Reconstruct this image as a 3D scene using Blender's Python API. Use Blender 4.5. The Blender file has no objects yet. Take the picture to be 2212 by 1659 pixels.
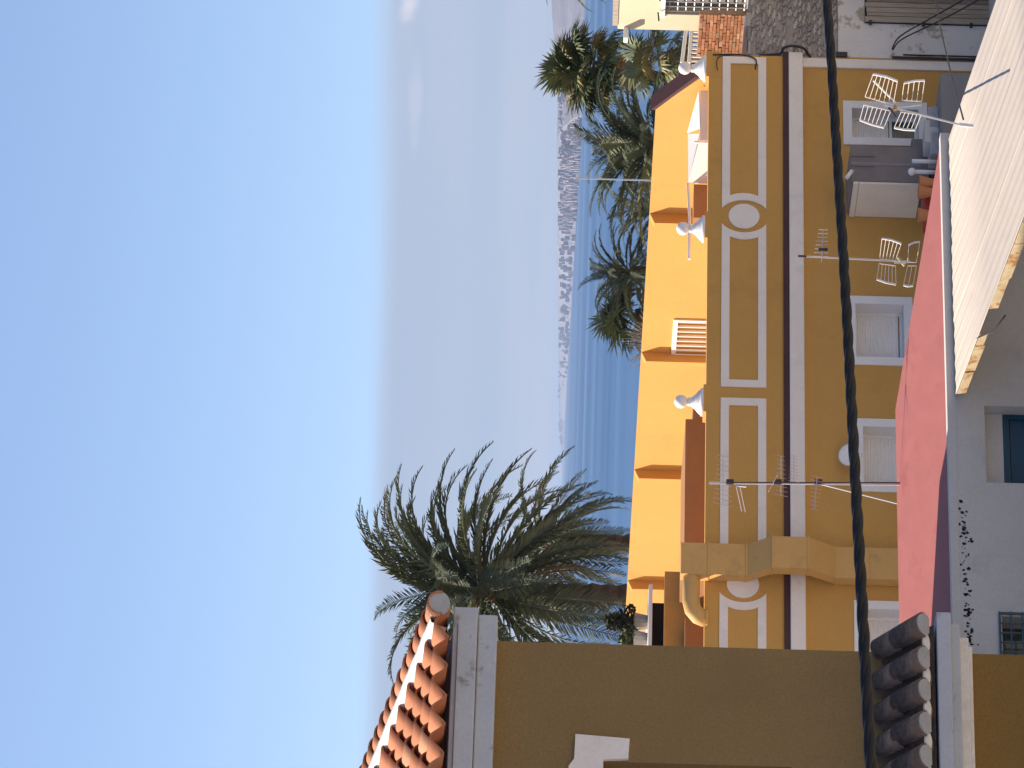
import bpy, math, random
from mathutils import Vector, Matrix, Euler
random.seed(7)
R = math.radians
S = bpy.context.scene
COL = S.collection

# ------------------------------------------------------------------ camera
# The photograph was taken with the camera held on its side: world "up" is image left.
FPX = 9000.0                      # focal length in pixels of a 2212 x 1659 picture
RHO = 0.028
PIT = math.atan(109.6 / FPX)
cf = Vector((0, math.cos(PIT), math.sin(PIT)))
u0 = Vector((0, -math.sin(PIT), math.cos(PIT)))
r0 = Vector((1, 0, 0))
cr = r0 * math.cos(RHO) + u0 * math.sin(RHO)
cu = u0 * math.cos(RHO) - r0 * math.sin(RHO)
cam = bpy.data.cameras.new("camera")
cam.sensor_fit = 'HORIZONTAL'; cam.sensor_width = 36.0
cam.lens = 36.0 * FPX / 2212.0
cam.clip_start = 0.1; cam.clip_end = 200000
cam_o = bpy.data.objects.new("camera", cam); COL.objects.link(cam_o)
m = Matrix((-cu, cr, -cf)).transposed().to_4x4()
cam_o.matrix_world = m
S.camera = cam_o

# ------------------------------------------------------------------ light
SUN_H = Vector((-0.95, 0.31, 0)).normalized()
SUN_EL = R(40)
sun_dir = SUN_H * math.cos(SUN_EL) + Vector((0, 0, math.sin(SUN_EL)))
w = bpy.data.worlds.new("World"); S.world = w; w.use_nodes = True
wn = w.node_tree; wn.nodes.clear()
def N(nt, t, **kw):
    n = nt.nodes.new(t)
    for k, v in kw.items():
        if k in n.inputs.keys(): n.inputs[k].default_value = v
        else: setattr(n, k, v)
    return n
sky = N(wn, 'ShaderNodeTexSky', sky_type='NISHITA', sun_disc=False, sun_elevation=SUN_EL,
        sun_rotation=math.atan2(SUN_H.x, SUN_H.y) % (2 * math.pi), altitude=20, air_density=1.0,
        dust_density=0.6, ozone_density=2.0)
geo = N(wn, 'ShaderNodeTexCoord')
sep = N(wn, 'ShaderNodeSeparateXYZ'); wn.links.new(geo.outputs['Generated'], sep.inputs[0])
# the air above the low bank of haze is clear and deep blue: look the sky up a little higher
mul = N(wn, 'ShaderNodeMath', operation='MULTIPLY_ADD'); mul.inputs[1].default_value = 1.8; mul.inputs[2].default_value = 0.10
wn.links.new(sep.outputs[2], mul.inputs[0])
comb = N(wn, 'ShaderNodeCombineXYZ')
for i in range(2): wn.links.new(sep.outputs[i], comb.inputs[i])
wn.links.new(mul.outputs[0], comb.inputs[2])
nrm = N(wn, 'ShaderNodeVectorMath', operation='NORMALIZE'); wn.links.new(comb.outputs[0], nrm.inputs[0])
wn.links.new(nrm.outputs[0], sky.inputs[0])
# thin bank of cloud lying along the horizon all round, with a ragged top and faint streaks
mp = N(wn, 'ShaderNodeMapping'); mp.inputs['Scale'].default_value = (3.0, 3.0, 40.0)
wn.links.new(geo.outputs['Generated'], mp.inputs[0])
nz = N(wn, 'ShaderNodeTexNoise', Scale=1.0, Detail=4.0, Roughness=0.5); wn.links.new(mp.outputs[0], nz.inputs[0])
ad = N(wn, 'ShaderNodeMath', operation='MULTIPLY_ADD'); ad.inputs[1].default_value = 0.012
wn.links.new(nz.outputs[0], ad.inputs[0]); wn.links.new(sep.outputs[2], ad.inputs[2])
top = N(wn, 'ShaderNodeMapRange', interpolation_type='SMOOTHSTEP'); top.inputs[1].default_value = 0.0475; top.inputs[2].default_value = 0.0545
top.inputs[3].default_value = 1.0; top.inputs[4].default_value = 0.0
wn.links.new(ad.outputs[0], top.inputs[0])
mp2 = N(wn, 'ShaderNodeMapping'); mp2.inputs['Scale'].default_value = (5.0, 5.0, 70.0)
wn.links.new(geo.outputs['Generated'], mp2.inputs[0])
nz2 = N(wn, 'ShaderNodeTexNoise', Scale=1.0, Detail=3.0, Roughness=0.55); wn.links.new(mp2.outputs[0], nz2.inputs[0])
bk = N(wn, 'ShaderNodeValToRGB'); wn.links.new(nz2.outputs[0], bk.inputs[0])
bk.color_ramp.elements[0].position = 0.3; bk.color_ramp.elements[0].color = (2.22, 2.75, 3.70, 1)
bk.color_ramp.elements[1].position = 0.7; bk.color_ramp.elements[1].color = (2.80, 3.02, 3.82, 1)
fac = N(wn, 'ShaderNodeMath', operation='MULTIPLY'); fac.inputs[1].default_value = 0.86
wn.links.new(top.outputs[0], fac.inputs[0])
tint = N(wn, 'ShaderNodeMixRGB', blend_type='MULTIPLY'); tint.inputs[0].default_value = 1.0; tint.inputs[2].default_value = (1.01, 0.975, 1.0, 1)
wn.links.new(sky.outputs[0], tint.inputs[1])
mx = N(wn, 'ShaderNodeMixRGB'); wn.links.new(fac.outputs[0], mx.inputs[0]); wn.links.new(tint.outputs[0], mx.inputs[1]); wn.links.new(bk.outputs[0], mx.inputs[2])
# two little puffs of white cloud low on the right, ragged by the same noise
last = mx.outputs[0]
mp3 = N(wn, 'ShaderNodeMapping'); mp3.inputs['Scale'].default_value = (160.0, 160.0, 220.0); wn.links.new(geo.outputs['Generated'], mp3.inputs[0])
nz3 = N(wn, 'ShaderNodeTexNoise', Scale=1.0, Detail=4.0, Roughness=0.6); wn.links.new(mp3.outputs[0], nz3.inputs[0])
def pix_dir(X, Y): return (cf + cr * ((829.5 - Y) / FPX) + cu * ((1106 - X) / FPX)).normalized()
for (X_, Y_, rx_, rz_, amt) in ((884, 14, 0.0042, 0.0022, 0.75), (898, 225, 0.0110, 0.0018, 0.22)):
    d0 = pix_dir(X_, Y_)
    sb = N(wn, 'ShaderNodeVectorMath', operation='SUBTRACT'); wn.links.new(geo.outputs['Generated'], sb.inputs[0]); sb.inputs[1].default_value = d0
    dv = N(wn, 'ShaderNodeVectorMath', operation='DIVIDE'); wn.links.new(sb.outputs[0], dv.inputs[0]); dv.inputs[1].default_value = (rx_, rx_, rz_)
    ln = N(wn, 'ShaderNodeVectorMath', operation='LENGTH'); wn.links.new(dv.outputs[0], ln.inputs[0])
    a1_ = N(wn, 'ShaderNodeMath', operation='MULTIPLY_ADD'); a1_.inputs[1].default_value = 1.4; wn.links.new(nz3.outputs[0], a1_.inputs[0]); wn.links.new(ln.outputs['Value'], a1_.inputs[2])
    rg = N(wn, 'ShaderNodeMapRange', interpolation_type='SMOOTHSTEP'); rg.inputs[1].default_value = 0.9; rg.inputs[2].default_value = 2.0; rg.inputs[3].default_value = amt; rg.inputs[4].default_value = 0.0
    wn.links.new(a1_.outputs[0], rg.inputs[0])
    mc = N(wn, 'ShaderNodeMixRGB'); wn.links.new(rg.outputs[0], mc.inputs[0]); wn.links.new(last, mc.inputs[1]); mc.inputs[2].default_value = (4.2, 4.2, 4.8, 1); last = mc.outputs[0]
bg = N(wn, 'ShaderNodeBackground', Strength=0.12); wn.links.new(last, bg.inputs[0])
wo = N(wn, 'ShaderNodeOutputWorld'); wn.links.new(bg.outputs[0], wo.inputs[0])

sl = bpy.data.lights.new("sun", 'SUN'); sl.energy = 5.0; sl.angle = R(0.5); sl.color = (1.0, 0.9, 0.76)
so = bpy.data.objects.new("sun", sl); COL.objects.link(so)
so.rotation_euler = sun_dir.to_track_quat('Z', 'Y').to_euler(); so.location = (-60, 30, 60)

vs = S.view_settings
vs.view_transform = 'Standard'; vs.look = 'None'; vs.exposure = 0.61; vs.gamma = 1.0; vs.use_curve_mapping = False
S.cycles.max_bounces = 6; S.cycles.diffuse_bounces = 4

# ------------------------------------------------------------------ frames: pixel -> place
TH = R(30); CA, SA = math.cos(TH), math.sin(TH)   # every street here runs at 30 degrees to the picture
AX = Vector((CA, SA, 0)); BX = Vector((SA, -CA, 0))
def ray(X, Y): return cf + cr * ((829.5 - Y) / FPX) + cu * ((1106 - X) / FPX)
def at(X, Y, D):
    d = ray(X, Y); return d * (D / d.y)
def px(p):
    k = p.dot(cf); return (1106 - FPX * p.dot(cu) / k, 829.5 - FPX * p.dot(cr) / k)
class Frame:
    """a runs along the street to the right, b towards the camera, z up"""
    def __init__(s, O): s.O = Vector((O.x, O.y, 0))
    def W(s, a, b, z): return s.O + AX * a + BX * b + Vector((0, 0, z))
    def loc(s, p):
        d = p - s.O; return (d.dot(AX), d.dot(BX), p.z)
    def hit(s, X, Y, b=0.0):
        d = ray(X, Y); t = (b + s.O.dot(BX)) / d.dot(BX); q = s.loc(d * t); return (q[0], q[2])
    def hita(s, X, Y, a):
        d = ray(X, Y); t = (a + s.O.dot(AX)) / d.dot(AX); q = s.loc(d * t); return (q[1], q[2])
    def hitz(s, X, Y, z):
        d = ray(X, Y); q = s.loc(d * (z / d.z)); return (q[0], q[1])
FA = Frame(at(1738, 1400, 85))     # the yellow building's front
FP = Frame(at(2050, 870, 64))      # the house with the pink roof
FN = Frame(at(2046, 1659, 31))     # the near tiled house
GZ = -10.0                         # street level below the eye

# ------------------------------------------------------------------ materials
MATS = {}
def mat(name, rgb, rough=0.85, var=0.10, scale=1.2, fine=0.06, fscale=30, bump=0.1, bscale=60, spec=0.3, metal=0.0,
        stain=None, stain_amt=0.4, stain_scale=1.5, stain_lo=0.55, stain_hi=0.7, rnd=0.0, stretch=(1, 1, 1), alpha=None, rnd2=None):
    mt = bpy.data.materials.new(name); mt.use_nodes = True
    nt = mt.node_tree; nt.nodes.clear(); L = nt.links.new
    out = N(nt, 'ShaderNodeOutputMaterial'); p = N(nt, 'ShaderNodeBsdfPrincipled')
    L(p.outputs[0], out.inputs[0])
    p.inputs['Roughness'].default_value = rough; p.inputs['Metallic'].default_value = metal
    p.inputs['Specular IOR Level'].default_value = spec
    tc = N(nt, 'ShaderNodeTexCoord')
    mpn = N(nt, 'ShaderNodeMapping'); mpn.inputs['Scale'].default_value = stretch
    L(tc.outputs['Object'], mpn.inputs[0])
    n1 = N(nt, 'ShaderNodeTexNoise', Scale=scale, Detail=5.0, Roughness=0.6); L(mpn.outputs[0], n1.inputs[0])
    n2 = N(nt, 'ShaderNodeTexNoise', Scale=fscale, Detail=3.0, Roughness=0.6); L(mpn.outputs[0], n2.inputs[0])
    r1 = N(nt, 'ShaderNodeMapRange'); r1.inputs[1].default_value = 0.25; r1.inputs[2].default_value = 0.75
    r1.inputs[3].default_value = 1 - var; r1.inputs[4].default_value = 1 + var; L(n1.outputs[0], r1.inputs[0])
    r2 = N(nt, 'ShaderNodeMapRange'); r2.inputs[1].default_value = 0.25; r2.inputs[2].default_value = 0.75
    r2.inputs[3].default_value = 1 - fine; r2.inputs[4].default_value = 1 + fine; L(n2.outputs[0], r2.inputs[0])
    mm = N(nt, 'ShaderNodeMath', operation='MULTIPLY'); L(r1.outputs[0], mm.inputs[0]); L(r2.outputs[0], mm.inputs[1])
    last = mm.outputs[0]
    if rnd:
        oi = N(nt, 'ShaderNodeObjectInfo')
        r3 = N(nt, 'ShaderNodeMapRange'); r3.inputs[3].default_value = 1 - rnd; r3.inputs[4].default_value = 1 + rnd
        L(oi.outputs['Random'], r3.inputs[0])
        m3 = N(nt, 'ShaderNodeMath', operation='MULTIPLY'); L(last, m3.inputs[0]); L(r3.outputs[0], m3.inputs[1]); last = m3.outputs[0]
    base = N(nt, 'ShaderNodeRGB'); base.outputs[0].default_value = (*rgb, 1)
    bcol = base.outputs[0]
    if rnd2:                                   # some pieces lean to a second colour
        oi2 = N(nt, 'ShaderNodeObjectInfo')
        mu = N(nt, 'ShaderNodeMath', operation='MULTIPLY'); mu.inputs[1].default_value = 7.31; L(oi2.outputs['Random'], mu.inputs[0])
        fr = N(nt, 'ShaderNodeMath', operation='FRACT'); L(mu.outputs[0], fr.inputs[0])
        rr = N(nt, 'ShaderNodeMapRange'); rr.inputs[1].default_value = rnd2[1]; rr.inputs[2].default_value = 1.0; L(fr.outputs[0], rr.inputs[0])
        mxx = N(nt, 'ShaderNodeMixRGB'); L(rr.outputs[0], mxx.inputs[0]); L(bcol, mxx.inputs[1]); mxx.inputs[2].default_value = (*rnd2[0], 1)
        bcol = mxx.outputs[0]
    vm = N(nt, 'ShaderNodeVectorMath', operation='SCALE'); L(bcol, vm.inputs[0]); L(last, vm.inputs['Scale'])
    col = vm.outputs[0]
    if stain:
        n3 = N(nt, 'ShaderNodeTexNoise', Scale=stain_scale, Detail=8.0, Roughness=0.65); L(mpn.outputs[0], n3.inputs[0])
        r4 = N(nt, 'ShaderNodeMapRange'); r4.inputs[1].default_value = stain_lo; r4.inputs[2].default_value = stain_hi
        r4.inputs[4].default_value = stain_amt; L(n3.outputs[0], r4.inputs[0])
        ms = N(nt, 'ShaderNodeMixRGB'); L(r4.outputs[0], ms.inputs[0]); L(col, ms.inputs[1]); ms.inputs[2].default_value = (*stain, 1)
        col = ms.outputs[0]
    L(col, p.inputs['Base Color'])
    if bump:
        bn = N(nt, 'ShaderNodeTexNoise', Scale=bscale, Detail=4.0); L(mpn.outputs[0], bn.inputs[0])
        bp = N(nt, 'ShaderNodeBump', Strength=bump, Distance=0.02); L(bn.outputs[0], bp.inputs['Height']); L(bp.outputs[0], p.inputs['Normal'])
    MATS[name] = mt
    return mt
ochre = mat('ochre_stucco', (0.62, 0.335, 0.088), var=0.07, scale=0.5, stain=(0.42, 0.22, 0.07), stain_amt=0.3, stain_scale=0.8, bump=0.2)
ochre_d = mat('ochre_duct_paint', (0.64, 0.37, 0.12), rough=0.6, var=0.06, bump=0.03, stain=(0.25, 0.2, 0.1), stain_amt=0.3, stain_scale=2.5)
white = mat('white_paint', (0.90, 0.80, 0.70), rough=0.7, var=0.04, scale=1.5, stain=(0.5, 0.47, 0.42), stain_amt=0.25, stain_scale=2.0)
white_cl = mat('clean_white_paint', (0.86, 0.82, 0.78), rough=0.6, var=0.03)
maroon = mat('maroon_paint', (0.085, 0.035, 0.035), rough=0.7, var=0.15)
blind = mat('roller_blind', (0.84, 0.79, 0.73), rough=0.6, var=0.04)
jamb = mat('window_jamb_paint', (0.78, 0.74, 0.71), rough=0.8, var=0.04)
glass = mat('window_glass', (0.06, 0.09, 0.08), rough=0.08, var=0.3, scale=2.5, bump=0, spec=0.6, stain=(0.30, 0.40, 0.33), stain_amt=0.5, stain_scale=3)
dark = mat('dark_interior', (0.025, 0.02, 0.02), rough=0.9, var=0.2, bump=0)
terra = mat('terracotta_tile', (0.50, 0.18, 0.085), rough=0.85, var=0.12, scale=6, fine=0.08, rnd=0.10, bump=0.15, stain=(0.42, 0.25, 0.16), stain_amt=0.35, stain_scale=5, rnd2=((0.50, 0.24, 0.13), 0.7))
oldtile = mat('weathered_tile', (0.23, 0.155, 0.12), rough=0.95, var=0.25, scale=7, rnd=0.25, stain=(0.045, 0.045, 0.04), stain_amt=0.7, stain_scale=6, stain_lo=0.45, stain_hi=0.62, bump=0.5, bscale=40)
mortar = mat('grey_mortar', (0.42, 0.41, 0.40), var=0.12, scale=5, stain=(0.2, 0.18, 0.17), stain_amt=0.4, stain_scale=6)
limew = mat('white_mortar', (0.80, 0.74, 0.66), var=0.12, scale=9, bump=0.4)
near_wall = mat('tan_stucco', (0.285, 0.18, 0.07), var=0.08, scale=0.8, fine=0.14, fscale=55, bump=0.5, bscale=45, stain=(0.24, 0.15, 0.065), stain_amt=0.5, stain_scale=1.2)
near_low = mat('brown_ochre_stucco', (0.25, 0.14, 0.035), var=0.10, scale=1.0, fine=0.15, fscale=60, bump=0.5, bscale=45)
cornice_m = mat('stained_white_cornice', (0.50, 0.51, 0.53), var=0.06, scale=3, stain=(0.16, 0.11, 0.07), stain_amt=0.8, stain_scale=4.5, stain_lo=0.60, stain_hi=0.72, bump=0.2)
pink = mat('pink_roof_paint', (0.345, 0.106, 0.09), rough=0.75, var=0.08, scale=1.5, stain=(0.26, 0.07, 0.06), stain_amt=0.6, stain_scale=1.6, stretch=(1.6, 0.25, 1), bump=0.1)
greyw = mat('grey_render', (0.62, 0.58, 0.53), var=0.08, scale=1.0, fine=0.10, fscale=40, stain=(0.42, 0.39, 0.35), stain_amt=0.4, stain_scale=1.6, bump=0.3)
mould = mat('black_mould', (0.025, 0.025, 0.022), rough=0.95, var=0.3)
corr = mat('white_fibre_cement', (0.50, 0.43, 0.365), var=0.04, scale=0.8, rough=0.8, stain=(0.42, 0.36, 0.31), stain_amt=0.5, stain_scale=0.8, stretch=(2.2, 0.5, 1), bump=0.1)
rust = mat('rusty_flashing', (0.62, 0.48, 0.28), var=0.15, scale=6, stain=(0.42, 0.16, 0.035), stain_amt=0.9, stain_scale=5, stain_lo=0.5, stain_hi=0.6, bump=0.3)
stone_m = mat('rubble_stone', (0.52, 0.47, 0.44), var=0.22, scale=6, fine=0.15, rnd=0.28, stain=(0.10, 0.08, 0.07), stain_amt=0.8, stain_scale=3.0, stain_lo=0.50, stain_hi=0.60, bump=0.8, bscale=25)
rubblem = mat('rubble_mortar', (0.36, 0.32, 0.295), var=0.3, scale=4, stain=(0.06, 0.05, 0.045), stain_amt=0.7, stain_scale=4, bump=0.8, bscale=20)
peel = mat('peeling_plaster', (0.78, 0.74, 0.71), var=0.06, scale=1.5, stain=(0.34, 0.28, 0.19), stain_amt=0.75, stain_scale=1.6, stain_lo=0.55, stain_hi=0.60, bump=0.4)
oldwood = mat('old_timber', (0.42, 0.35, 0.27), var=0.25, scale=4, rnd=0.25, stretch=(8, 8, 0.6), stain=(0.09, 0.06, 0.04), stain_amt=0.7, stain_scale=3, bump=0.5)
brick_m = mat('brick', (0.42, 0.175, 0.085), var=0.15, scale=8, rnd=0.3, bump=0.5, rnd2=((0.45, 0.28, 0.16), 0.6))
brickmort = mat('brick_mortar', (0.42, 0.26, 0.17), var=0.2, scale=5, bump=0.5)
cream = mat('cream_paint', (0.70, 0.60, 0.40), var=0.04, scale=1, stain=(0.5, 0.42, 0.28), stain_amt=0.3)
metal = mat('galvanised_metal', (0.62, 0.62, 0.60), rough=0.4, var=0.05, metal=0.6, bump=0)
ironm = mat('dark_iron', (0.06, 0.05, 0.055), rough=0.6, var=0.2, bump=0)
cable_m = mat('black_cable_sheath', (0.011, 0.0105, 0.011), rough=0.6, var=0.2, spec=0.2, bump=0.05)
wire_m = mat('grey_black_wire', (0.045, 0.042, 0.042), rough=0.6, var=0.2, bump=0)
frond_m = mat('palm_frond', (0.12, 0.14, 0.078), rough=0.6, var=0.25, scale=2, rnd=0.35, bump=0, rnd2=((0.20, 0.18, 0.075), 0.80), spec=0.35)
fan_m = mat('fan_palm_leaf', (0.115, 0.14, 0.058), rough=0.55, var=0.25, scale=2, rnd=0.4, bump=0, rnd2=((0.30, 0.24, 0.10), 0.55))
deadleaf = mat('dry_palm_leaf', (0.32, 0.20, 0.095), rough=0.9, var=0.3, scale=3, rnd=0.4, bump=0)
trunk_m = mat('palm_trunk_bark', (0.095, 0.062, 0.045), rough=0.95, var=0.3, scale=5, bump=0.8, bscale=12)
canvas = mat('white_canvas', (0.80, 0.78, 0.75), rough=0.9, var=0.03, scale=2, bump=0.05)
greyfab = mat('dark_grey_panel', (0.24, 0.20, 0.185), rough=0.8, var=0.14, scale=2, bump=0.1)
beige = mat('beige_side_panel', (0.84, 0.76, 0.62), rough=0.8, var=0.08, scale=2, bump=0.05)
concrete = mat('grey_concrete', (0.26, 0.24, 0.23), var=0.15, scale=1.5, bump=0.3)
redp = mat('red_paint', (0.48, 0.07, 0.05), var=0.1, bump=0.1)
orangep = mat('orange_terracotta', (0.60, 0.24, 0.10), var=0.1, bump=0.1)
brownp = mat('brown_stucco', (0.40, 0.19, 0.075), var=0.10, scale=1.0, bump=0.2)
teal = mat('teal_window_paint', (0.012, 0.065, 0.12), rough=0.4, var=0.2, scale=2, bump=0.05)
bluebar = mat('blue_grey_bars', (0.07, 0.11, 0.14), rough=0.5, var=0.2, bump=0)
leafy = mat('terrace_plant_leaf', (0.06, 0.06, 0.03), rough=0.8, var=0.3, rnd=0.3, bump=0)
ground_m = mat('street_and_earth', (0.46, 0.39, 0.31), var=0.2, scale=0.05, fine=0.1, fscale=1.0, bump=0.1, bscale=3)
coast_m = mat('coast_land', (0.19, 0.185, 0.22), var=0.3, scale=0.004, fine=0.2, fscale=0.02, bump=0)
town_m = mat('coast_town_paint', (0.44, 0.38, 0.38), var=0.3, scale=0.01, bump=0)

# ------------------------------------------------------------------ mesh helpers
class MB:
    def __init__(s): s.v = []; s.f = []
    def add(s, vs, fs):
        o = len(s.v); s.v += [Vector(q) for q in vs]; s.f += [tuple(i + o for i in q) for q in fs]; return s
    def quad(s, *p): return s.add(p, [tuple(range(len(p)))])
    def box(s, fr, a0, a1, b0, b1, z0, z1):
        p = [fr.W(a, b, z) for z in (z0, z1) for a, b in ((a0, b1), (a1, b1), (a1, b0), (a0, b0))]
        return s.add(p, [(3, 2, 1, 0), (4, 5, 6, 7), (0, 1, 5, 4), (1, 2, 6, 5), (2, 3, 7, 6), (3, 0, 4, 7)])
    def prism(s, front, back):
        n = len(front)
        s.add(list(front) + list(back), [tuple(range(n)), tuple(reversed(range(n, 2 * n)))] + [(i, i + n, (i + 1) % n + n, (i + 1) % n) for i in range(n)])
        return s
    def ring(s, outer, inner, d):
        """flat frame between two loops of equal length, made d thick"""
        n = len(outer); o2 = [q + d for q in outer]; i2 = [q + d for q in inner]
        f = []
        for i in range(n):
            j = (i + 1) % n
            f += [(i, j, j + n, i + n), (i + 2 * n, i + 3 * n, j + 3 * n, j + 2 * n), (i, i + 2 * n, j + 2 * n, j), (i + n, j + n, j + 3 * n, i + 3 * n)]
        return s.add(list(outer) + list(inner) + o2 + i2, f)
    def tube(s, pts, rad, n=6, cap=True):
        pts = [Vector(q) for q in pts]
        rs = rad if isinstance(rad, (list, tuple)) else [rad] * len(pts)
        o = len(s.v); prev = None
        for i, q in enumerate(pts):
            t = (pts[min(i + 1, len(pts) - 1)] - pts[max(i - 1, 0)]).normalized()
            if prev is None:
                e = t.cross(Vector((0, 0, 1)))
                if e.length < 1e-3: e = t.cross(Vector((0, 1, 0)))
            else: e = prev - t * prev.dot(t)
            e.normalize(); prev = e; g = t.cross(e)
            for k in range(n):
                an = 2 * math.pi * k / n; s.v.append(q + (e * math.cos(an) + g * math.sin(an)) * rs[i])
        for i in range(len(pts) - 1):
            for k in range(n):
                k2 = (k + 1) % n; s.f.append((o + i * n + k, o + i * n + k2, o + (i + 1) * n + k2, o + (i + 1) * n + k))
        if cap:
            s.f.append(tuple(o + k for k in reversed(range(n)))); s.f.append(tuple(o + (len(pts) - 1) * n + k for k in range(n)))
        return s
    def lathe(s, c, prof, n=20):
        o = len(s.v)
        for r_, z in prof:
            for k in range(n):
                an = 2 * math.pi * k / n; s.v.append(Vector(c) + Vector((r_ * math.cos(an), r_ * math.sin(an), z)))
        for i in range(len(prof) - 1):
            for k in range(n):
                k2 = (k + 1) % n; s.f.append((o + i * n + k, o + i * n + k2, o + (i + 1) * n + k2, o + (i + 1) * n + k))
        s.f.append(tuple(o + k for k in reversed(range(n)))); s.f.append(tuple(o + (len(prof) - 1) * n + k for k in range(n)))
        return s
    def build(s, name, mt, parent=None, smooth=False, base=None, bevel=0):
        b = base if base is not None else (parent['_b'] if parent is not None else (0, 0, 0))
        b = Vector(b)
        me = bpy.data.meshes.new(name); me.from_pydata([tuple(q - b) for q in s.v], [], s.f); me.update()
        if smooth: me.polygons.foreach_set('use_smooth', [True] * len(me.polygons))
        if mt: me.materials.append(mt)
        o = bpy.data.objects.new(name, me); COL.objects.link(o)
        if parent is not None: o.parent = parent
        else: o.location = b
        o['_b'] = tuple(b)
        if bevel:
            md = o.modifiers.new('bevel', 'BEVEL'); md.width = bevel; md.segments = 2; md.limit_method = 'ANGLE'
        return o
def tag(o, label=None, cat=None, group=None, kind=None):
    if label: o['label'] = label
    if cat: o['category'] = cat
    if group: o['group'] = group
    if kind: o['kind'] = kind
    return o
def thing(name, label, cat, base, group=None):
    o = bpy.data.objects.new(name, None); COL.objects.link(o); o.location = base; o['_b'] = tuple(base); o.empty_display_size = 0.2
    return tag(o, label, cat, group)
def bx(fr, a0, a1, b0, b1, z0, z1, name, mt, parent, **kw): return MB().box(fr, a0, a1, b0, b1, z0, z1).build(name, mt, parent, **kw)
def wall_holes(fr, a0, a1, z0, z1, holes, b, dep, side=None):
    """front sheet at b with rectangular openings and their reveals; side='a' builds the wall in the plane a=b facing -a, running along b"""
    m = MB()
    P = (lambda u, d, z: fr.W(u, d, z)) if side is None else (lambda u, d, z: fr.W(d, u, z))
    us = sorted({a0, a1, *[h[0] for h in holes], *[h[1] for h in holes]}); us = [q for q in us if a0 <= q <= a1]
    zs = sorted({z0, z1, *[h[2] for h in holes], *[h[3] for h in holes]}); zs = [q for q in zs if z0 <= q <= z1]
    for i in range(len(us) - 1):
        for j in range(len(zs) - 1):
            cu_, cz = (us[i] + us[i + 1]) / 2, (zs[j] + zs[j + 1]) / 2
            if any(h[0] < cu_ < h[1] and h[2] < cz < h[3] for h in holes): continue
            m.quad(P(us[i], b, zs[j]), P(us[i + 1], b, zs[j]), P(us[i + 1], b, zs[j + 1]), P(us[i], b, zs[j + 1]))
    for h in holes:
        l, r_, lo, hi = h[:4]
        for q in (((l, lo), (l, hi)), ((l, hi), (r_, hi)), ((r_, hi), (r_, lo)), ((r_, lo), (l, lo))):
            (x1, y1), (x2, y2) = q
            m.quad(P(x1, b, y1), P(x2, b, y2), P(x2, dep, y2), P(x1, dep, y1))
    return m

# ------------------------------------------------------------------ ground, sea, far coast, air
SEA = -25.0
m = MB(); xs = [-3000, -600, -150, -60, -20, 0, 20, 60, 150, 600, 3000]
ys = [(-60, GZ), (60, GZ), (150, GZ), (200, GZ - 3), (300, -19), (420, -23), (520, -25.6), (800, -30)]
o0 = [[(x, y, z) for x in xs] for y, z in ys]
for j in range(len(ys) - 1):
    for i in range(len(xs) - 1): m.quad(o0[j][i], o0[j][i + 1], o0[j + 1][i + 1], o0[j + 1][i])
tag(m.build('ground', ground_m), kind='structure')
sea_m = bpy.data.materials.new('sea_water'); sea_m.use_nodes = True
nt = sea_m.node_tree; p = nt.nodes['Principled BSDF']; L = nt.links.new
tc = N(nt, 'ShaderNodeTexCoord'); mpn = N(nt, 'ShaderNodeMapping'); mpn.inputs['Scale'].default_value = (0.00012, 0.0016, 1)
mpn.inputs['Rotation'].default_value = (0, 0, R(-2.0)); L(tc.outputs['Object'], mpn.inputs[0])
n1 = N(nt, 'ShaderNodeTexNoise', Scale=1.0, Detail=6.0, Roughness=0.62); L(mpn.outputs[0], n1.inputs[0])
cr_ = N(nt, 'ShaderNodeValToRGB'); L(n1.outputs[0], cr_.inputs[0])
e = cr_.color_ramp.elements; e[0].position = 0.36; e[0].color = (0.030, 0.085, 0.20, 1); e[1].position = 0.60; e[1].color = (0.07, 0.15, 0.28, 1)
e2 = cr_.color_ramp.elements.new(0.66); e2.color = (0.24, 0.33, 0.44, 1)
L(cr_.outputs[0], p.inputs['Base Color']); p.inputs['Roughness'].default_value = 0.55; p.inputs['Specular IOR Level'].default_value = 0.2
bn = N(nt, 'ShaderNodeTexNoise', Scale=0.25, Detail=4.0); L(tc.outputs['Object'], bn.inputs[0])
bp = N(nt, 'ShaderNodeBump', Strength=0.4, Distance=0.5); L(bn.outputs[0], bp.inputs['Height']); L(bp.outputs[0], p.inputs['Normal'])
HZ = 70000
tag(MB().quad((-30000, 480, SEA), (30000, 480, SEA), (30000, HZ, SEA), (-30000, HZ, SEA)).build('sea', sea_m), kind='structure')
# low headland across the bay: top outline read from the picture, real height at nine kilometres
# the shore runs away to the left: nine kilometres off at the right, over thirty where it sinks into the horizon
prof = [(-900, 1150), (-300, 1172), (-60, 1188), (40, 1193), (92, 1197), (110, 1202), (180, 1206), (300, 1203), (420, 1204), (560, 1203), (700, 1206), (820, 1206.5), (900, 1209), (960, 1211), (1010, 1212.5)]
def shore(Y): return -SEA * FPX / (25 - 18.5 * min(1, max(0, (Y - 330) / 560)))
m = MB(); rows = []
for k, (dy, hs) in enumerate(((0, 0.0), (.013, 0.35), (.055, 0.8), (.10, 1.0), (.25, 0.75))):
    row = []
    for Y, X in prof:
        D_ = shore(Y); q = at(X, Y, D_ * 1.1); hgt = max(q.z, SEA - 2)
        row.append((q.x, D_ * (1 + dy), SEA - 1 + (hgt - SEA + 1) * hs))
    rows.append(row)
for j in range(len(rows) - 1):
    for i in range(len(prof) - 1): m.quad(rows[j][i + 1], rows[j][i], rows[j + 1][i], rows[j + 1][i + 1])
tag(m.build('headland', coast_m), kind='structure')
m = MB(); rr = random.Random(3)
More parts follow.
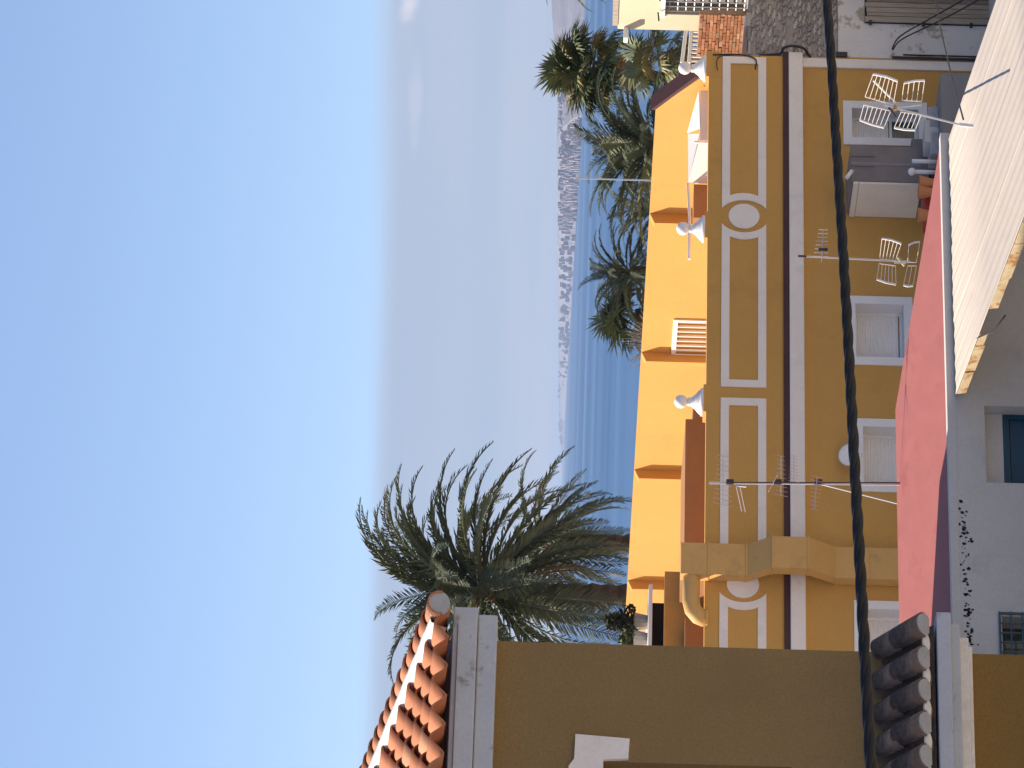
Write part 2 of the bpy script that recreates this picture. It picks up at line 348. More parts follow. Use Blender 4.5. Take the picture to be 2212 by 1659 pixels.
for i in range(560):
    Y = rr.choice([rr.uniform(180, 480), rr.uniform(140, 960)]); X0 = 1203 + (Y - 400) * 0.004
    D_ = shore(Y); k_ = D_ / 9000; q = at(X0, Y, D_ * 1.01); x_ = q.x; fr_ = rr.random()
    yy = D_ * (1.006 + fr_ * .06); top_z = max(q.z, SEA)
    zz = SEA + (top_z - SEA) * (0.05 + 0.8 * fr_); ww = rr.uniform(2, 8) * k_ ** .6; hh = rr.uniform(3, 8) * k_ ** .5
    if zz + hh > top_z + 2: hh = max(2.5, top_z + 1 - zz)
    v = [(x_ + sx * ww, yy + sy * 8, z) for z in (zz - 6, zz + hh) for sx, sy in ((-1, -1), (1, -1), (1, 1), (-1, 1))]
    m.add(v, [(4, 5, 6, 7), (0, 1, 5, 4), (1, 2, 6, 5), (2, 3, 7, 6), (3, 0, 4, 7)])
tag(m.build('coastal_town', town_m), label='pale far-off buildings scattered along the low coast across the bay', cat='town', kind='stuff')
hz = bpy.data.materials.new('hazy_air'); hz.use_nodes = True
nt = hz.node_tree; nt.nodes.clear(); out = N(nt, 'ShaderNodeOutputMaterial'); pv = N(nt, 'ShaderNodeVolumePrincipled')
pv.inputs['Color'].default_value = (0.62, 0.76, 1.0, 1); pv.inputs['Density'].default_value = 0.000032; pv.inputs['Anisotropy'].default_value = 0.3
nt.links.new(pv.outputs[0], out.inputs['Volume'])
m = MB(); v = [(x, y, z) for z in (-31.5, 75) for x, y in ((-31000, -200), (31000, -200), (31000, HZ + 500), (-31000, HZ + 500))]
m.add(v, [(3, 2, 1, 0), (4, 5, 6, 7), (0, 1, 5, 4), (1, 2, 6, 5), (2, 3, 7, 6), (3, 0, 4, 7)])
tag(m.build('haze', hz), kind='stuff', label='thin blue sea haze filling the air', cat='haze')

# ------------------------------------------------------------------ the yellow building
AR = 14.6                                   # right-hand corner of its front
yb = thing('yellow_building', 'long ochre-yellow building with white panelled parapet and roof terrace', 'building', FA.W(6, -12, GZ))
zP0, zP1 = -4.70, -3.03                     # parapet foot and top
zC0, zC1 = -5.10, -4.79                     # white cornice
win = [                                     # trim outer edge in picture pixels: X top, X bottom, Y right, Y left
    ('right', 1822, 2003, 219, 313), ('second', 1830, 1972, 640, 788), ('third', 1846, 1990, 905, 1062), ('left', 1846, 1990, 1298, 1445)]
holes = []; wspec = []
for nm, xt, xb, yr, yl in win:
    al, zt = FA.hit(xt, yl); ar, _ = FA.hit(xt, yr); zb = FA.hit(xb, (yr + yl) / 2)[1]
    tw = 0.19
    h = (al + tw, ar - tw, zb + tw, zt - tw); holes.append(h); wspec.append((nm, al, ar, zb, zt, h))
# a dark shop opening low at the right, under the first window
a_s0, z_s1 = FA.hit(1998, 470); a_s1 = AR - 1.0
wall_holes(FA, -9, AR, GZ, zC1 + 0.02, holes, 0.0, -0.42).build('front_wall', ochre, yb)
m = MB(); m.box(FA, -9, AR, -28.7, -0.43, GZ, zP0 + 0.28); m.build('main_block', ochre, yb)
bx(FA, -9, AR + 0.06, -0.3, 0.08, zC1 + 0.002, zP0 + 0.03, 'drip_band', maroon, yb)
bx(FA, -9, AR + 0.02, -0.3, 0.14, zC0, zC1, 'cornice', white, yb, bevel=0.015)
bx(FA, -9, AR - 0.02, -0.28, 0.015, zP0 + 0.032, zP1, 'parapet', ochre, yb)
bx(FA, AR - 0.30, AR - 0.07, 0.003, 0.05, GZ, zC0 - 0.003, 'corner_strip', white, yb)
for nm, al, ar, zb, zt, h in wspec:
    wdw = MB(); P = lambda a, z: FA.W(a, 0.003, z)
    wdw.ring([P(al, zb), P(ar, zb), P(ar, zt), P(al, zt)], [P(h[0] + .001, h[2] + .001), P(h[1] - .001, h[2] + .001), P(h[1] - .001, h[3] - .001), P(h[0] + .001, h[3] - .001)], BX * 0.035)
    wo_ = wdw.build('window', white_cl, yb)
    m = MB()      # painted reveal lining
    l, r_, lo, hi = h[0] + .002, h[1] - .002, h[2] + .002, h[3] - .002
    for q in (((l, lo), (l, hi)), ((l, hi), (r_, hi)), ((r_, hi), (r_, lo)), ((r_, lo), (l, lo))):
        (x1, y1), (x2, y2) = q; m.quad(FA.W(x1, .036, y1), FA.W(x2, .036, y2), FA.W(x2, -.41, y2), FA.W(x1, -.41, y1))
    m.build('reveal', jamb, wo_)
    m = MB(); o_ = [FA.W(a, -.40, z) for a, z in ((l, lo), (r_, lo), (r_, hi), (l, hi))]
    i_ = [FA.W(a, -.40, z) for a, z in ((l + .06, lo + .06), (r_ - .06, lo + .06), (r_ - .06, hi - .06), (l + .06, hi - .06))]
    m.ring(o_, i_, BX * 0.05); m.build('sash_frame', white_cl, wo_)
    zbl = lo + .06 if nm != 'right' else hi - (hi - lo) * 0.58
    nsl = int((hi - .06 - zbl) / 0.055); m = MB()
    for k in range(nsl):
        z1 = hi - .06 - k * 0.055
        pts = [FA.W(l + .061, -.385 + d, z1 - dz) for d, dz in ((0, 0), (.012, .014), (.012, .041), (0, .055))]
        pt2 = [FA.W(r_ - .061, -.385 + d, z1 - dz) for d, dz in ((0, 0), (.012, .014), (.012, .041), (0, .055))]
        for q in range(3): m.quad(pts[q + 1], pt2[q + 1], pt2[q], pts[q])
    m.build('roller_blind', blind, wo_)
    if nm == 'right':
        bx(FA, l + .061, r_ - .061, -.40, -.37, zbl - .06, zbl - .004, 'blind_rail', white_cl, wo_)
        MB().quad(FA.W(l + .06, -.395, lo + .06), FA.W(r_ - .06, -.395, lo + .06), FA.W(r_ - .06, -.395, zbl), FA.W(l + .06, -.395, zbl)).build('pane', glass, wo_)
# white raised panels and medallions on the parapet
zpa, zpb = FA.hit(1655, 800)[1], FA.hit(1557, 800)[1]
zc = (zpa + zpb) / 2; H = (zpb - zpa) / 2; bw = 0.175
c1 = FA.hit(1605, 469)[0]; c2 = FA.hit(1603, 1264)[0]; c3 = c2 - (c1 - c2)
EA, EB = 0.415, 0.545
def ell(z, k=0.0): return EA * math.sqrt(max(0.0, 1 - (z / EB) ** 2)) + k
def panel(aL, aR, arcL, arcR):
    n = 14
    def loop(h, k):
        zz = [-h + 2 * h * i / n for i in range(n + 1)]
        right = [(arcR - ell(z, k), z) if arcR is not None else (aR - (k if k else 0), z) for z in zz]
        left = [(arcL + ell(z, k), z) if arcL is not None else (aL + (k if k else 0), z) for z in reversed(zz)]
        return [FA.W(a, 0.018, zc + z) for a, z in right + left]
    MB().ring(loop(H, 0.0), loop(H - bw, bw), BX * 0.03).build('panel_moulding', white, yb)
def hitA(Y): return FA.hit(1605, Y)[0]
panel(None, hitA(125), c1, None)
panel(hitA(838), None, None, c1)
panel(None, hitA(862), c2, None)
panel(hitA(1659), None, None, c2)
for c in (c1, c2):
    n = 32; pts = [FA.W(c + 0.315 * math.cos(2 * math.pi * i / n), 0.018, zc + 0.335 * math.sin(2 * math.pi * i / n)) for i in range(n)]
    MB().prism([q + BX * 0.03 for q in pts], pts).build('medallion', white, yb)
# ball finials on the parapet
fin_prof = [(0.30, 0), (0.30, 0.05), (0.27, 0.06), (0.24, 0.10), (0.16, 0.17), (0.105, 0.24), (0.085, 0.29), (0.10, 0.31), (0.07, 0.33)]
ball_prof = [(0.04, 0.32)] + [(0.145 * math.sin(math.pi * t / 12), 0.465 - 0.145 * math.cos(math.pi * t / 12)) for t in range(1, 12)] + [(0.005, 0.61)]
for Yf in (145, 492, 866):
    af = FA.hit(1512, Yf, -0.12)[0]
    pd = bx(FA, af - 0.33, af + 0.33, -0.46, 0.02, zP1 - 0.3, zP1 + 0.055, 'pedestal', ochre, yb)
    fo = MB().lathe(FA.W(af, -0.17, zP1 + 0.057), fin_prof, 24).build('finial', white_cl, yb, smooth=True)
    MB().lathe(FA.W(af, -0.17, zP1 + 0.057), ball_prof, 24).build('ball', white_cl, fo, smooth=True)
# tall wall down the far right side of the terrace, seen from inside, with pilasters that throw shadows
zT = -1.92; aS = 14.3
bb, zz = FA.hita(1457, 690, aS); b2, z2 = FA.hita(1453, 785, aS)
hw = (b2 + 0.05, bb - 0.05, zP1 - 0.9, (zz + z2) / 2 - 0.06)
wall_holes(FA, -28.7, -1.6, -4.4, zT, [hw], aS, aS + 0.25, side='a').build('terrace_side_wall', ochre, yb)
MB().prism([FA.W(aS, -1.6, -4.4), FA.W(aS, -0.31, -4.4), FA.W(aS, -0.31, -2.98), FA.W(aS, -0.45, -2.86), FA.W(aS, -1.6, zT)],
           [FA.W(aS + .25, q, z) for q, z in ((-1.6, -4.4), (-0.31, -4.4), (-0.31, -2.98), (-0.45, -2.86), (-1.6, zT))]).build('sloping_wall_end', ochre, yb)
bx(FA, aS + .01, aS + .28, -28.7, -1.6, -4.4, zT - .003, 'wall_back', ochre, yb)
# maroon coping on the slope
d0, d1 = (-1.75, zT + 0.02), (-0.40, -2.84)
MB().prism([FA.W(aS - .06, d0[0], d0[1]), FA.W(aS - .06, d1[0], d1[1]), FA.W(aS - .06, d1[0], d1[1] + .10), FA.W(aS - .06, d0[0], d0[1] + .10)],
           [FA.W(aS + .32, d0[0], d0[1]), FA.W(aS + .32, d1[0], d1[1]), FA.W(aS + .32, d1[0], d1[1] + .10), FA.W(aS + .32, d0[0], d0[1] + .10)]).build('coping', maroon, yb)
MB().prism([FA.W(aS - .04, -1.7, zT - .10), FA.W(aS - .04, -0.5, -2.93), FA.W(aS - .04, -0.5, -2.83), FA.W(aS - .04, -1.7, zT)],
           [FA.W(aS - .001, -1.7, zT - .10), FA.W(aS - .001, -0.5, -2.93), FA.W(aS - .001, -0.5, -2.83), FA.W(aS - .001, -1.7, zT)]).build('coping_moulding', ochre, yb)
for Yp in (462, 762, 1016, 1256):
    bP = FA.hita(1440, Yp, aS)[0]
    wd = 0.22; pr = 0.26
    MB().prism([FA.W(aS - pr, bP - wd, -4.4), FA.W(aS - pr, bP, -4.4), FA.W(aS - pr, bP, zT - 0.12), FA.W(aS - pr, bP - wd, zT - 0.12)],
               [FA.W(aS - .001, bP - wd, -4.4), FA.W(aS - .001, bP, -4.4), FA.W(aS - .001, bP, zT - .005), FA.W(aS - .001, bP - wd, zT - .005)]).build('pilaster', ochre, yb)
# barred window in the side wall
m = MB(); P = lambda q, z: FA.W(aS - .045, q, z)
o_ = [P(hw[0] - .08, hw[2]), P(hw[1] + .08, hw[2]), P(hw[1] + .08, hw[3] + .10), P(hw[0] - .08, hw[3] + .10)]
i_ = [P(hw[0] + .02, hw[2] + .05), P(hw[1] - .02, hw[2] + .05), P(hw[1] - .02, hw[3] - .01), P(hw[0] + .02, hw[3] - .01)]
gw = m.ring(o_, i_, AX * 0.06).build('barred_window', white_cl, yb)
nb = 9
for k in range(1, nb):
    q = hw[0] + (hw[1] - hw[0]) * k / nb
    MB().tube([FA.W(aS - .03, q, hw[2]), FA.W(aS - .03, q, hw[3])], 0.03, 6).build('bar', white_cl, gw)
bx(FA, aS + .2, aS + .24, hw[0], hw[1], hw[2], hw[3], 'shutter', brownp, gw)
# low brown rooftop store behind the parapet
a0, z1 = FA.hit(1478, 1180, -1.6); a1, _ = FA.hit(1478, 905, -1.6)
bx(FA, a0, a1, -4.2, -1.6, -4.42, z1, 'rooftop_store', brownp, yb)
bx(FA, a1, a1 + .5, -2.6, -1.62, -4.42, z1 - .16, 'rooftop_store', brownp, yb)
m = MB(); aa, zz = FA.hit(1404, 1392, -5.0); ab = FA.hit(1404, 1262, -5.0)[0]
porch = bx(FA, aa - 3, ab, -9.0, -5.0, zz - 0.04, zz + 0.04, 'porch_roof', white_cl, yb)
bx(FA, aa - 3, ab - .15, -8.9, -5.6, -4.42, zz - 0.05, 'porch_shade', dark, yb)  # near-black block stands for the deep shade under the porch roof
z3 = FA.hit(1435, 1320, -4.6)[1]
bx(FA, aa - 3, ab + .12, -5.0, -4.6, -4.42, z3, 'porch_wall', ochre, yb)
a4, z4 = FA.hit(1477, 1331, -1.5)
a4, z4 = FA.hit(1480, 1331, -4.0); bx(FA, -6, a4, -4.45, -4.0, -4.42, z4, 'rooftop_store', brownp, yb)

# ------------------------------------------------------------------ things on the terrace and the front
# canopies of stretched canvas
def canopy(label, lit, grey, base_px):
    base = FA.W(FA.hit(base_px[0], base_px[1], -1.0)[0], -1.0, zP0 + 0.28)
    t = thing('canvas_canopy', label, 'canopy', base, 'white canopies on the yellow terrace')
    return t
def fp(X, Y, b):
    a, z = FA.hit(X, Y, b); return FA.W(a, b, z)
t = canopy('white canvas canopy beside the sloping end of the terrace wall', None, None, (1530, 250))
MB().prism([fp(1509, 196, -0.9), fp(1484, 287, -1.9), fp(1512, 277, -0.9)], [fp(1509, 196, -0.9) - Vector((0, 0, .02)), fp(1484, 287, -1.9) - Vector((0, 0, .02)), fp(1512, 277, -0.9) - Vector((0, 0, .02))]).build('roof_sheet', canvas, t)
a, z = FA.hit(1513, 195, -0.9); a_2, _ = FA.hit(1513, 303, -0.9)
bx(FA, a_2, a, -0.92, -0.9, -3.9, z, 'valance', canvas, t)
for q in (a_2 + .02, a - .06): bx(FA, q, q + .04, -0.97, -0.93, zP0 + .28, z, 'post', white_cl, t)
t = canopy('white canvas canopy with a bright slanting side, nearest the middle finial', None, None, (1530, 350))
MB().prism([fp(1487, 394, -1.9), fp(1511, 304, -0.6), fp(1531, 304, -0.6), fp(1531, 396, -1.9)], [fp(1487, 394, -1.9) + AX * .03, fp(1511, 304, -0.6) + AX * .03, fp(1531, 304, -0.6) + AX * .03, fp(1531, 396, -1.9) + AX * .03]).build('side_sheet', canvas, t)
MB().prism([fp(1487, 392, -1.95), fp(1486, 289, -2.2), fp(1511, 289, -1.5)], [fp(1487, 392, -1.95) - Vector((0, 0, .02)), fp(1486, 289, -2.2) - Vector((0, 0, .02)), fp(1511, 289, -1.5) - Vector((0, 0, .02))]).build('roof_sheet', canvas, t)
for Xq, Yq, bq in ((1500, 306, -0.64), (1495, 392, -1.95)):
    a, z = FA.hit(Xq, Yq, bq); bx(FA, a - .02, a + .02, bq - .04, bq, zP0 + .28, z, 'post', white_cl, t)
a0, z0 = FA.hit(1498, 470, -1.9); a1, _ = FA.hit(1498, 398, -1.9)
tag(MB().box(FA, a0, a1, -2.5, -1.9, zP0 + .28, z0).build('planter_box', brownp, base=FA.W(a0, -2.2, zP0 + .28)), 'dark reddish-brown box on the terrace behind the round finial', 'planter')
tag(MB().tube([fp(1486, 397, -2.2), fp(1490, 470, -1.2), fp(1489, 560, -0.9)], 0.035, 6).build('sunlit_wall_top', white_cl, base=fp(1490, 470, -1.2)), 'thin white bar for the sunlit top of a low wall, past the middle ball finial', 'pole')  # white bar stands in for sunlight along a low wall's top
# terrace plants at the left
def leaf_clump(name, label, cat, base, rx, rz, n, mt, seed, leaf=0.12):
    rr = random.Random(seed); t = thing(name, label, cat, base)
    m = MB()
    MB().lathe(Vector(base), [(0.16, 0), (0.22, 0.3), (0.2, 0.3)], 12).build('pot', oldwood, t)
    for i in range(n):
        th_ = rr.uniform(0, 6.28); h = rr.random(); r_ = rx * math.sqrt(rr.random()) * (1 - 0.75 * h)
        c = Vector(base) + Vector((r_ * math.cos(th_), r_ * math.sin(th_), 0.28 + rz * h))
        d1 = Vector((rr.uniform(-1, 1), rr.uniform(-1, 1), rr.uniform(-.5, 1))).normalized() * leaf; d2 = d1.cross(Vector((rr.uniform(-1, 1), rr.uniform(-1, 1), 1))).normalized() * leaf * .4
        m.quad(c - d1, c + d2, c + d1, c - d2)
    m.build('foliage', mt, t); return t
q = fp(1404, 1345, -6.0); q.z = zz + 0.042
leaf_clump('potted_shrub', 'dark cone-shaped potted shrub on the porch roof at the left', 'plant', q, 0.42, 0.62, 260, leafy, 5)
q = fp(1404, 1383, -5.8); q.z = zz + 0.042
leaf_clump('potted_plant', 'small grey-leaved potted plant beside the tan wall edge', 'plant', q, 0.3, 0.3, 120, fan_m, 6)
# sheet-metal extract duct climbing the front, with a round elbow over the parapet
wa = 0.72; dp = 0.30
aD, _ = FA.hit(1560, 1174, 0.33)
dt = thing('extract_duct', 'ochre-painted square duct bending out around the white cornice', 'duct', FA.W(aD - .36, 0.2, GZ))
prof_d = [(0.03, FA.hit(1470, 1200, .2)[1]), (0.03, FA.hit(1612, 1200, .2)[1]), (0.42, FA.hit(1668, 1200, .5)[1]), (0.42, FA.hit(1745, 1200, .5)[1]), (0.03, FA.hit(1805, 1200, .2)[1]), (0.03, -9.0)]
for k in range(len(prof_d) - 1):
    (ba, za), (bb_, zb_) = prof_d[k], prof_d[k + 1]
    g = 0.004
    f_ = [FA.W(aD - wa, ba + dp, za - g), FA.W(aD, ba + dp, za - g), FA.W(aD, bb_ + dp, zb_ + g), FA.W(aD - wa, bb_ + dp, zb_ + g)]
    k_ = [FA.W(aD - wa, ba, za - g), FA.W(aD, ba, za - g), FA.W(aD, bb_, zb_ + g), FA.W(aD - wa, bb_, zb_ + g)]
    MB().prism(f_, k_).build('duct_section', ochre_d, dt)
    if 0 < k: MB().box(FA, aD - wa - .02, aD + .02, ba - .015, ba + dp + .02, za - .018, za + .018).build('flange', ochre_d, dt)
zt_ = prof_d[0][1]
for zz_ in (FA.hit(1530, 1200, .33)[1], FA.hit(1880, 1200, .33)[1]):
    MB().box(FA, aD - wa - .015, aD + .015, .02, .03 + dp + .015, zz_ - .015, zz_ + .015).build('flange', ochre_d, dt)
pts = [FA.W(aD - wa * .6, 0.15, zt_ - .23), FA.W(aD - wa - .3, 0.15, zt_ - .23), FA.W(aD - wa - .55, 0.15, zt_ - .23), FA.W(aD - wa - .72, 0.12, zt_ - .27), FA.W(aD - wa - .82, 0.05, zt_ - .38), FA.W(aD - wa - .84, -.02, zt_ - .52)]
MB().tube(pts, 0.18, 18).build('round_elbow', ochre_d, dt, smooth=True)
MB().tube([pts[-1], pts[-1] + Vector((0, 0, -.06))], 0.215, 18).build('elbow_flange', ochre_d, dt)
# satellite dish on the front
a, z = FA.hit(1838, 985, 0.25)
t = thing('satellite_dish', 'small white satellite dish above the third window, half hidden by the cable', 'satellite dish', FA.W(a, 0.0, z - .3))
dn = (BX * 0.92 + Vector((0, 0, .35)) + AX * -.1).normalized(); e1 = dn.cross(Vector((0, 0, 1))).normalized(); e2_ = e1.cross(dn)
c = FA.W(a, 0.25, z); m = MB(); n = 24
rings = [[c + dn * (0.08 * (q / 4) ** 2) + (e1 * math.cos(2 * math.pi * k / n) + e2_ * math.sin(2 * math.pi * k / n)) * 0.25 * q / 4 for k in range(n)] for q in range(1, 5)]
m.add([c] + sum(rings, []), [(0, 1 + k, 1 + (k + 1) % n) for k in range(n)] + [(1 + q * n + k, 1 + (q + 1) * n + k, 1 + (q + 1) * n + (k + 1) % n, 1 + q * n + (k + 1) % n) for q in range(3) for k in range(n)])
d_ = m.build('dish', white_cl, t, smooth=True); d_.modifiers.new('solid', 'SOLIDIFY').thickness = 0.015
MB().tube([FA.W(a, 0.0, z - .15), FA.W(a, 0.2, z - .12), c], 0.02, 8).build('bracket', metal, t)
MB().tube([c - e2_ * .24, c + dn * 0.3 - e2_ * .1], 0.012, 6).build('feed_arm', metal, t)
# boxed-in balcony at the right
aL, _ = FA.hit(1900, 470, 0.0); zt2 = FA.hit(1830, 470)[1]; zb2 = FA.hit(1978, 470)[1]
aR2 = FA.hit(1900, 318, 0.0)[0] ; bF = 1.35
t = thing('boxed_balcony', 'grey boxed-in balcony with a beige side panel, left of the right-hand window', 'balcony', FA.W((aL + aR2) / 2, 0.6, zb2))
aF = FA.hit(1900, 316, bF)[0]
bx(FA, aL + .06, aF, .06, bF, zb2 - .05, zt2 + .02, 'grey_screen', greyfab, t)
bx(FA, aL, aL + .05, .02, bF - .02, zb2, zt2 - .16, 'beige_side_panel', beige, t)
bx(FA, aL - .01, aL + .055, .02, bF - .02, zt2 - .15, zt2 - .04, 'side_rail', beige, t)
bx(FA, aL - .03, aF + .04, .0, bF + .03, zb2 - .16, zb2 - .055, 'floor_slab', concrete, t)
for q in (0.1, 0.35): bx(FA, aF - .18 - q, aF - .14 - q, bF + .002, bF + .03, zt2 - .5, zt2 + .02, 'screen_post', greyfab, t)
bx(FA, aF - .5, aF - .42, bF + .004, bF + .012, zb2, zt2, 'screen_seam', concrete, t)
MB().tube([fp(1828, 385, bF + .12), fp(1841, 369, bF + .12)], 0.045, 10).build('lamp_tube', white_cl, t, smooth=True)
# roof terrace of the low annex under that window
zA = FA.hit(2040, 330, 3.0)[1]
an = thing('low_annex', 'low grey concrete annex with a flat roof under the right-hand window', 'building', FA.W(12, 2, GZ))
aA0 = FA.hit(2040, 505, 0)[0]
bx(FA, aA0, AR - 2.2, 0.06, 2.7, GZ, zA, 'block', concrete, an)
bx(FA, aA0 + .4, AR - 1.7, 0.05, 0.10, zA, FA.hit(2000, 300)[1], 'unlit_opening', dark, an)  # flat near-black slab paints the darkness of an opening
bx(FA, AR - 3.2, AR - 2.3, 0.12, 0.3, zA, zA + .42, 'low_wall', concrete, an)
a, z = FA.hit(1990, 470, 2.2); a1, _ = FA.hit(2000, 405, 2.2)
rb = tag(MB().box(FA, a, a1, 1.6, 2.2, zA, FA.hit(1998, 440, 2.2)[1]).build('red_chest', redp, base=FA.W(a, 2, zA)), 'red painted chest at the tip of the pink roof', 'chest')
for q, (Yq, Xq) in enumerate(((462, 1983), (412, 1984), (392, 1986))):
    a, z = FA.hit(Xq, Yq, 2.5)
    tag(MB().lathe(FA.W(a, 2.45, zA), [(0.10, 0), (0.10, max(.1, z - zA - .25)), (0.16, z - zA), (0.13, z - zA), (.05, z - zA - .1)], 12).build('flower_pot', orangep, smooth=False, base=FA.W(a, 2.45, zA)),
        ('orange clay flower pot left of the red chest', 'orange clay flower pot in the middle behind the red chest', 'orange clay flower pot right of the red chest')[q], 'flower pot', 'orange pots by the red chest')
for q, (Yq, X0) in enumerate(((348, 1970), (371, 1976))):
    a, z = FA.hit(X0, Yq, 2.0)
    t = thing('white_post', ('slim white rail post nearer the right-hand window', 'slim white post with a round knob nearer the beige panel')[q], 'post', FA.W(a, 2.0, zA))
    MB().tube([FA.W(a, 2.0, zA), FA.W(a, 2.0, z)], 0.045, 10).build('shaft', white_cl, t, smooth=True)
    if q: MB().lathe(FA.W(a, 2.0, z), [(0.01, -.02)] + [(0.085 * math.sin(math.pi * k / 8), 0.06 - 0.085 * math.cos(math.pi * k / 8)) for k in range(1, 8)] + [(.004, .146)], 14).build('knob', white_cl, t, smooth=True)
a, z = FA.hit(2015, 288, 1.2)
tag(MB().box(FA, a - .25, a + .15, 1.0, 1.3, zA, z).build('red_crate', redp, base=FA.W(a, 1.1, zA)), 'small dark red crate under the half-open roller blind', 'crate')
for k, (Yq, hh, mt_) in enumerate(((300, .3, greyw), (270, .22, mortar), (325, .2, mortar))):
    a, _ = FA.hit(2030, Yq, 1.8)
    tag(MB().box(FA, a - .28, a + .28, 1.5, 2.1, zA, zA + hh).build('storage_box', mt_, base=FA.W(a, 1.8, zA), bevel=0.02),
        ('pale grey storage box on the annex roof beside the red crate', 'grey concrete block on the annex roof nearest the antenna foot', 'low grey box on the annex roof beside the white posts')[k], 'box')

# ------------------------------------------------------------------ the house with the pink roof
zR = -5.93
ph = thing('pink_roofed_house', 'grey rendered house with a flat pink-painted roof', 'house', FP.W(0, -4, GZ))
aPL, aPR, bPB = -9.0, 4.95, -8.9
# openings in the shaded front wall
a0, z1 = FP.hit(2131, 1042); a1, _ = FP.hit(2131, 876); z0 = z1 - 1.25
h1 = (a0, a1, z0, z1)
b0_, zz1 = FP.hit(2150, 1440); b1_, _ = FP.hit(2150, 1318); h2 = (b0_ - .3, b1_ - .1, zz1 - 1.3, zz1 - .12)
wall_holes(FP, aPL, aPR, GZ, zR - .004, [h1, h2], 0.0, -0.42).build('front_wall', greyw, ph)
m = MB().box(FP, aPL, aPR, bPB, -0.43, GZ, zR - .03); m.build('main_block', white, ph)
bx(FP, aPL, aPR + .02, bPB - .05, -0.05, zR - .025, zR, 'roof_slab', pink, ph)
bx(FP, aPL, aPR, -0.20, 0.012, zR - .10, zR + .03, 'roof_edge', greyw, ph)
wn_ = MB().ring([FP.W(a, -.30, z) for a, z in ((a0 + .01, z0 + .01), (a1 - .01, z0 + .01), (a1 - .01, z1 - .305), (a0 + .01, z1 - .305))],
                [FP.W(a, -.30, z) for a, z in ((a0 + .09, z0 + .09), (a1 - .09, z0 + .09), (a1 - .09, z1 - .40), (a0 + .09, z1 - .40))], BX * .05).build('window', teal, ph)
bx(FP, a0 + .09, a1 - .09, -.30, -.28, z0 + .09, z1 - .42, 'shutter', teal, wn_)
bx(FP, a0 + .005, a1 - .005, -.41, -.24, z1 - .30, z1 - .005, 'lintel_panel', greyw, ph)
gw = MB().ring([FP.W(a, .02, z) for a, z in ((h2[0] - .05, h2[2] - .05), (h2[1] + .05, h2[2] - .05), (h2[1] + .05, h2[3] + .05), (h2[0] - .05, h2[3] + .05))],
               [FP.W(a, .02, z) for a, z in ((h2[0] - .02, h2[2] - .02), (h2[1] + .02, h2[2] - .02), (h2[1] + .02, h2[3] + .02), (h2[0] - .02, h2[3] + .02))], BX * .03).build('window_grille', bluebar, ph)
for k in range(1, 6):
    q = h2[1] + .03 - k * 0.16
    if q > h2[0]: MB().tube([FP.W(q, .035, h2[2] - .05), FP.W(q, .035, h2[3] + .05)], .014, 6).build('bar', bluebar, gw)
for k in range(4):
    q = h2[3] + .04 - k * .17; MB().tube([FP.W(h2[0] - .05, .05, q), FP.W(h2[1] + .05, .05, q)], .014, 6).build('bar', bluebar, gw)
bx(FP, h2[0], h2[1], -.42, -.40, h2[2], h2[3], 'pane', glass, gw)
# black mould under the roof edge
rr = random.Random(11); m = MB()
for k in range(95):
    Y = rr.uniform(1075, 1395); X = 2074 + (Y - 1075) * 0.075 + rr.gauss(0, 5)
    if 1130 < Y < 1240 and rr.random() < .25: X += 8
    a, z = FP.hit(X, Y); n = 7; r_ = rr.uniform(.008, .034)
    pts = [FP.W(a + r_ * rr.uniform(.4, 1.2) * math.cos(2 * math.pi * i / n), .004, z + r_ * rr.uniform(.4, 1.6) * math.sin(2 * math.pi * i / n)) for i in range(n)]
    m.add(pts, [tuple(range(n))])
tag(m.build('mould_growth', mould, ph), kind='stuff')
# neighbouring block to the left, out of sight behind the near house; it shades the corner of the pink roof
sA = FP.hitz(2050, 870, zR); sB = FP.hitz(2012, 1340, zR)
la, lb = -SUN_H.dot(AX), -SUN_H.dot(BX)
aK = -4.7; bK = sB[1] + (aK - sB[0]) * lb / la
tag(MB().box(FP, -12, aK, bK, 0.6, GZ, -0.6).build('neighbour_house', cream, base=FP.W(-8, -3, GZ)),
    'plain pale house hidden behind the tiled house, shading the pink roof', 'house')

# ------------------------------------------------------------------ lean-to with the corrugated roof
aC0, aC1 = FP.hit(2065, 860)[0], FP.hit(2045, 305)[0]
zE = FP.hit(2062, 760)[1]
(bq, zq) = FP.hita(2160, 610, aC0); slope = (zE - zq) / bq
lt = thing('lean_to', 'open lean-to with a cream corrugated roof against the grey wall', 'shed', FP.W((aC0 + aC1) / 2, 3, GZ))
bLen = 7.5
pitch = 0.26; amp = 0.0045; nw = int((aC1 - aC0) / pitch)
sheet_w = 5
col0 = 0
while col0 < nw:
    c1_ = min(nw, col0 + sheet_w); m = MB(); sub = 10; pts = []
    lift = 0.006 * ((col0 // sheet_w) % 2)
    for i in range((c1_ - col0) * sub + 1 + (3 if c1_ < nw else 0)):
        u_ = aC0 + (col0 + i / sub) * pitch; h = amp * math.cos(2 * math.pi * i / sub)
        far = 0.03 + 0.045 * (0.5 + 0.5 * math.cos(2 * math.pi * i / sub)) + 0.012 * math.sin(col0 * 3.1 + i * 1.7); pts.append((u_, h, far))
    for (u_, h, far) in pts:
        for b_ in (far, 2.6, 5.2, bLen):
            m.v.append(FP.W(u_, b_, zE + lift - slope * b_ + h + 0.02))
    for i in range(len(pts) - 1):
        for k in range(3): m.f.append((i * 4 + k, (i + 1) * 4 + k, (i + 1) * 4 + k + 1, i * 4 + k + 1)[::-1])
    o = m.build('corrugated_sheet', corr, lt, smooth=True); o.modifiers.new('solid', 'SOLIDIFY').thickness = 0.012
    col0 = c1_
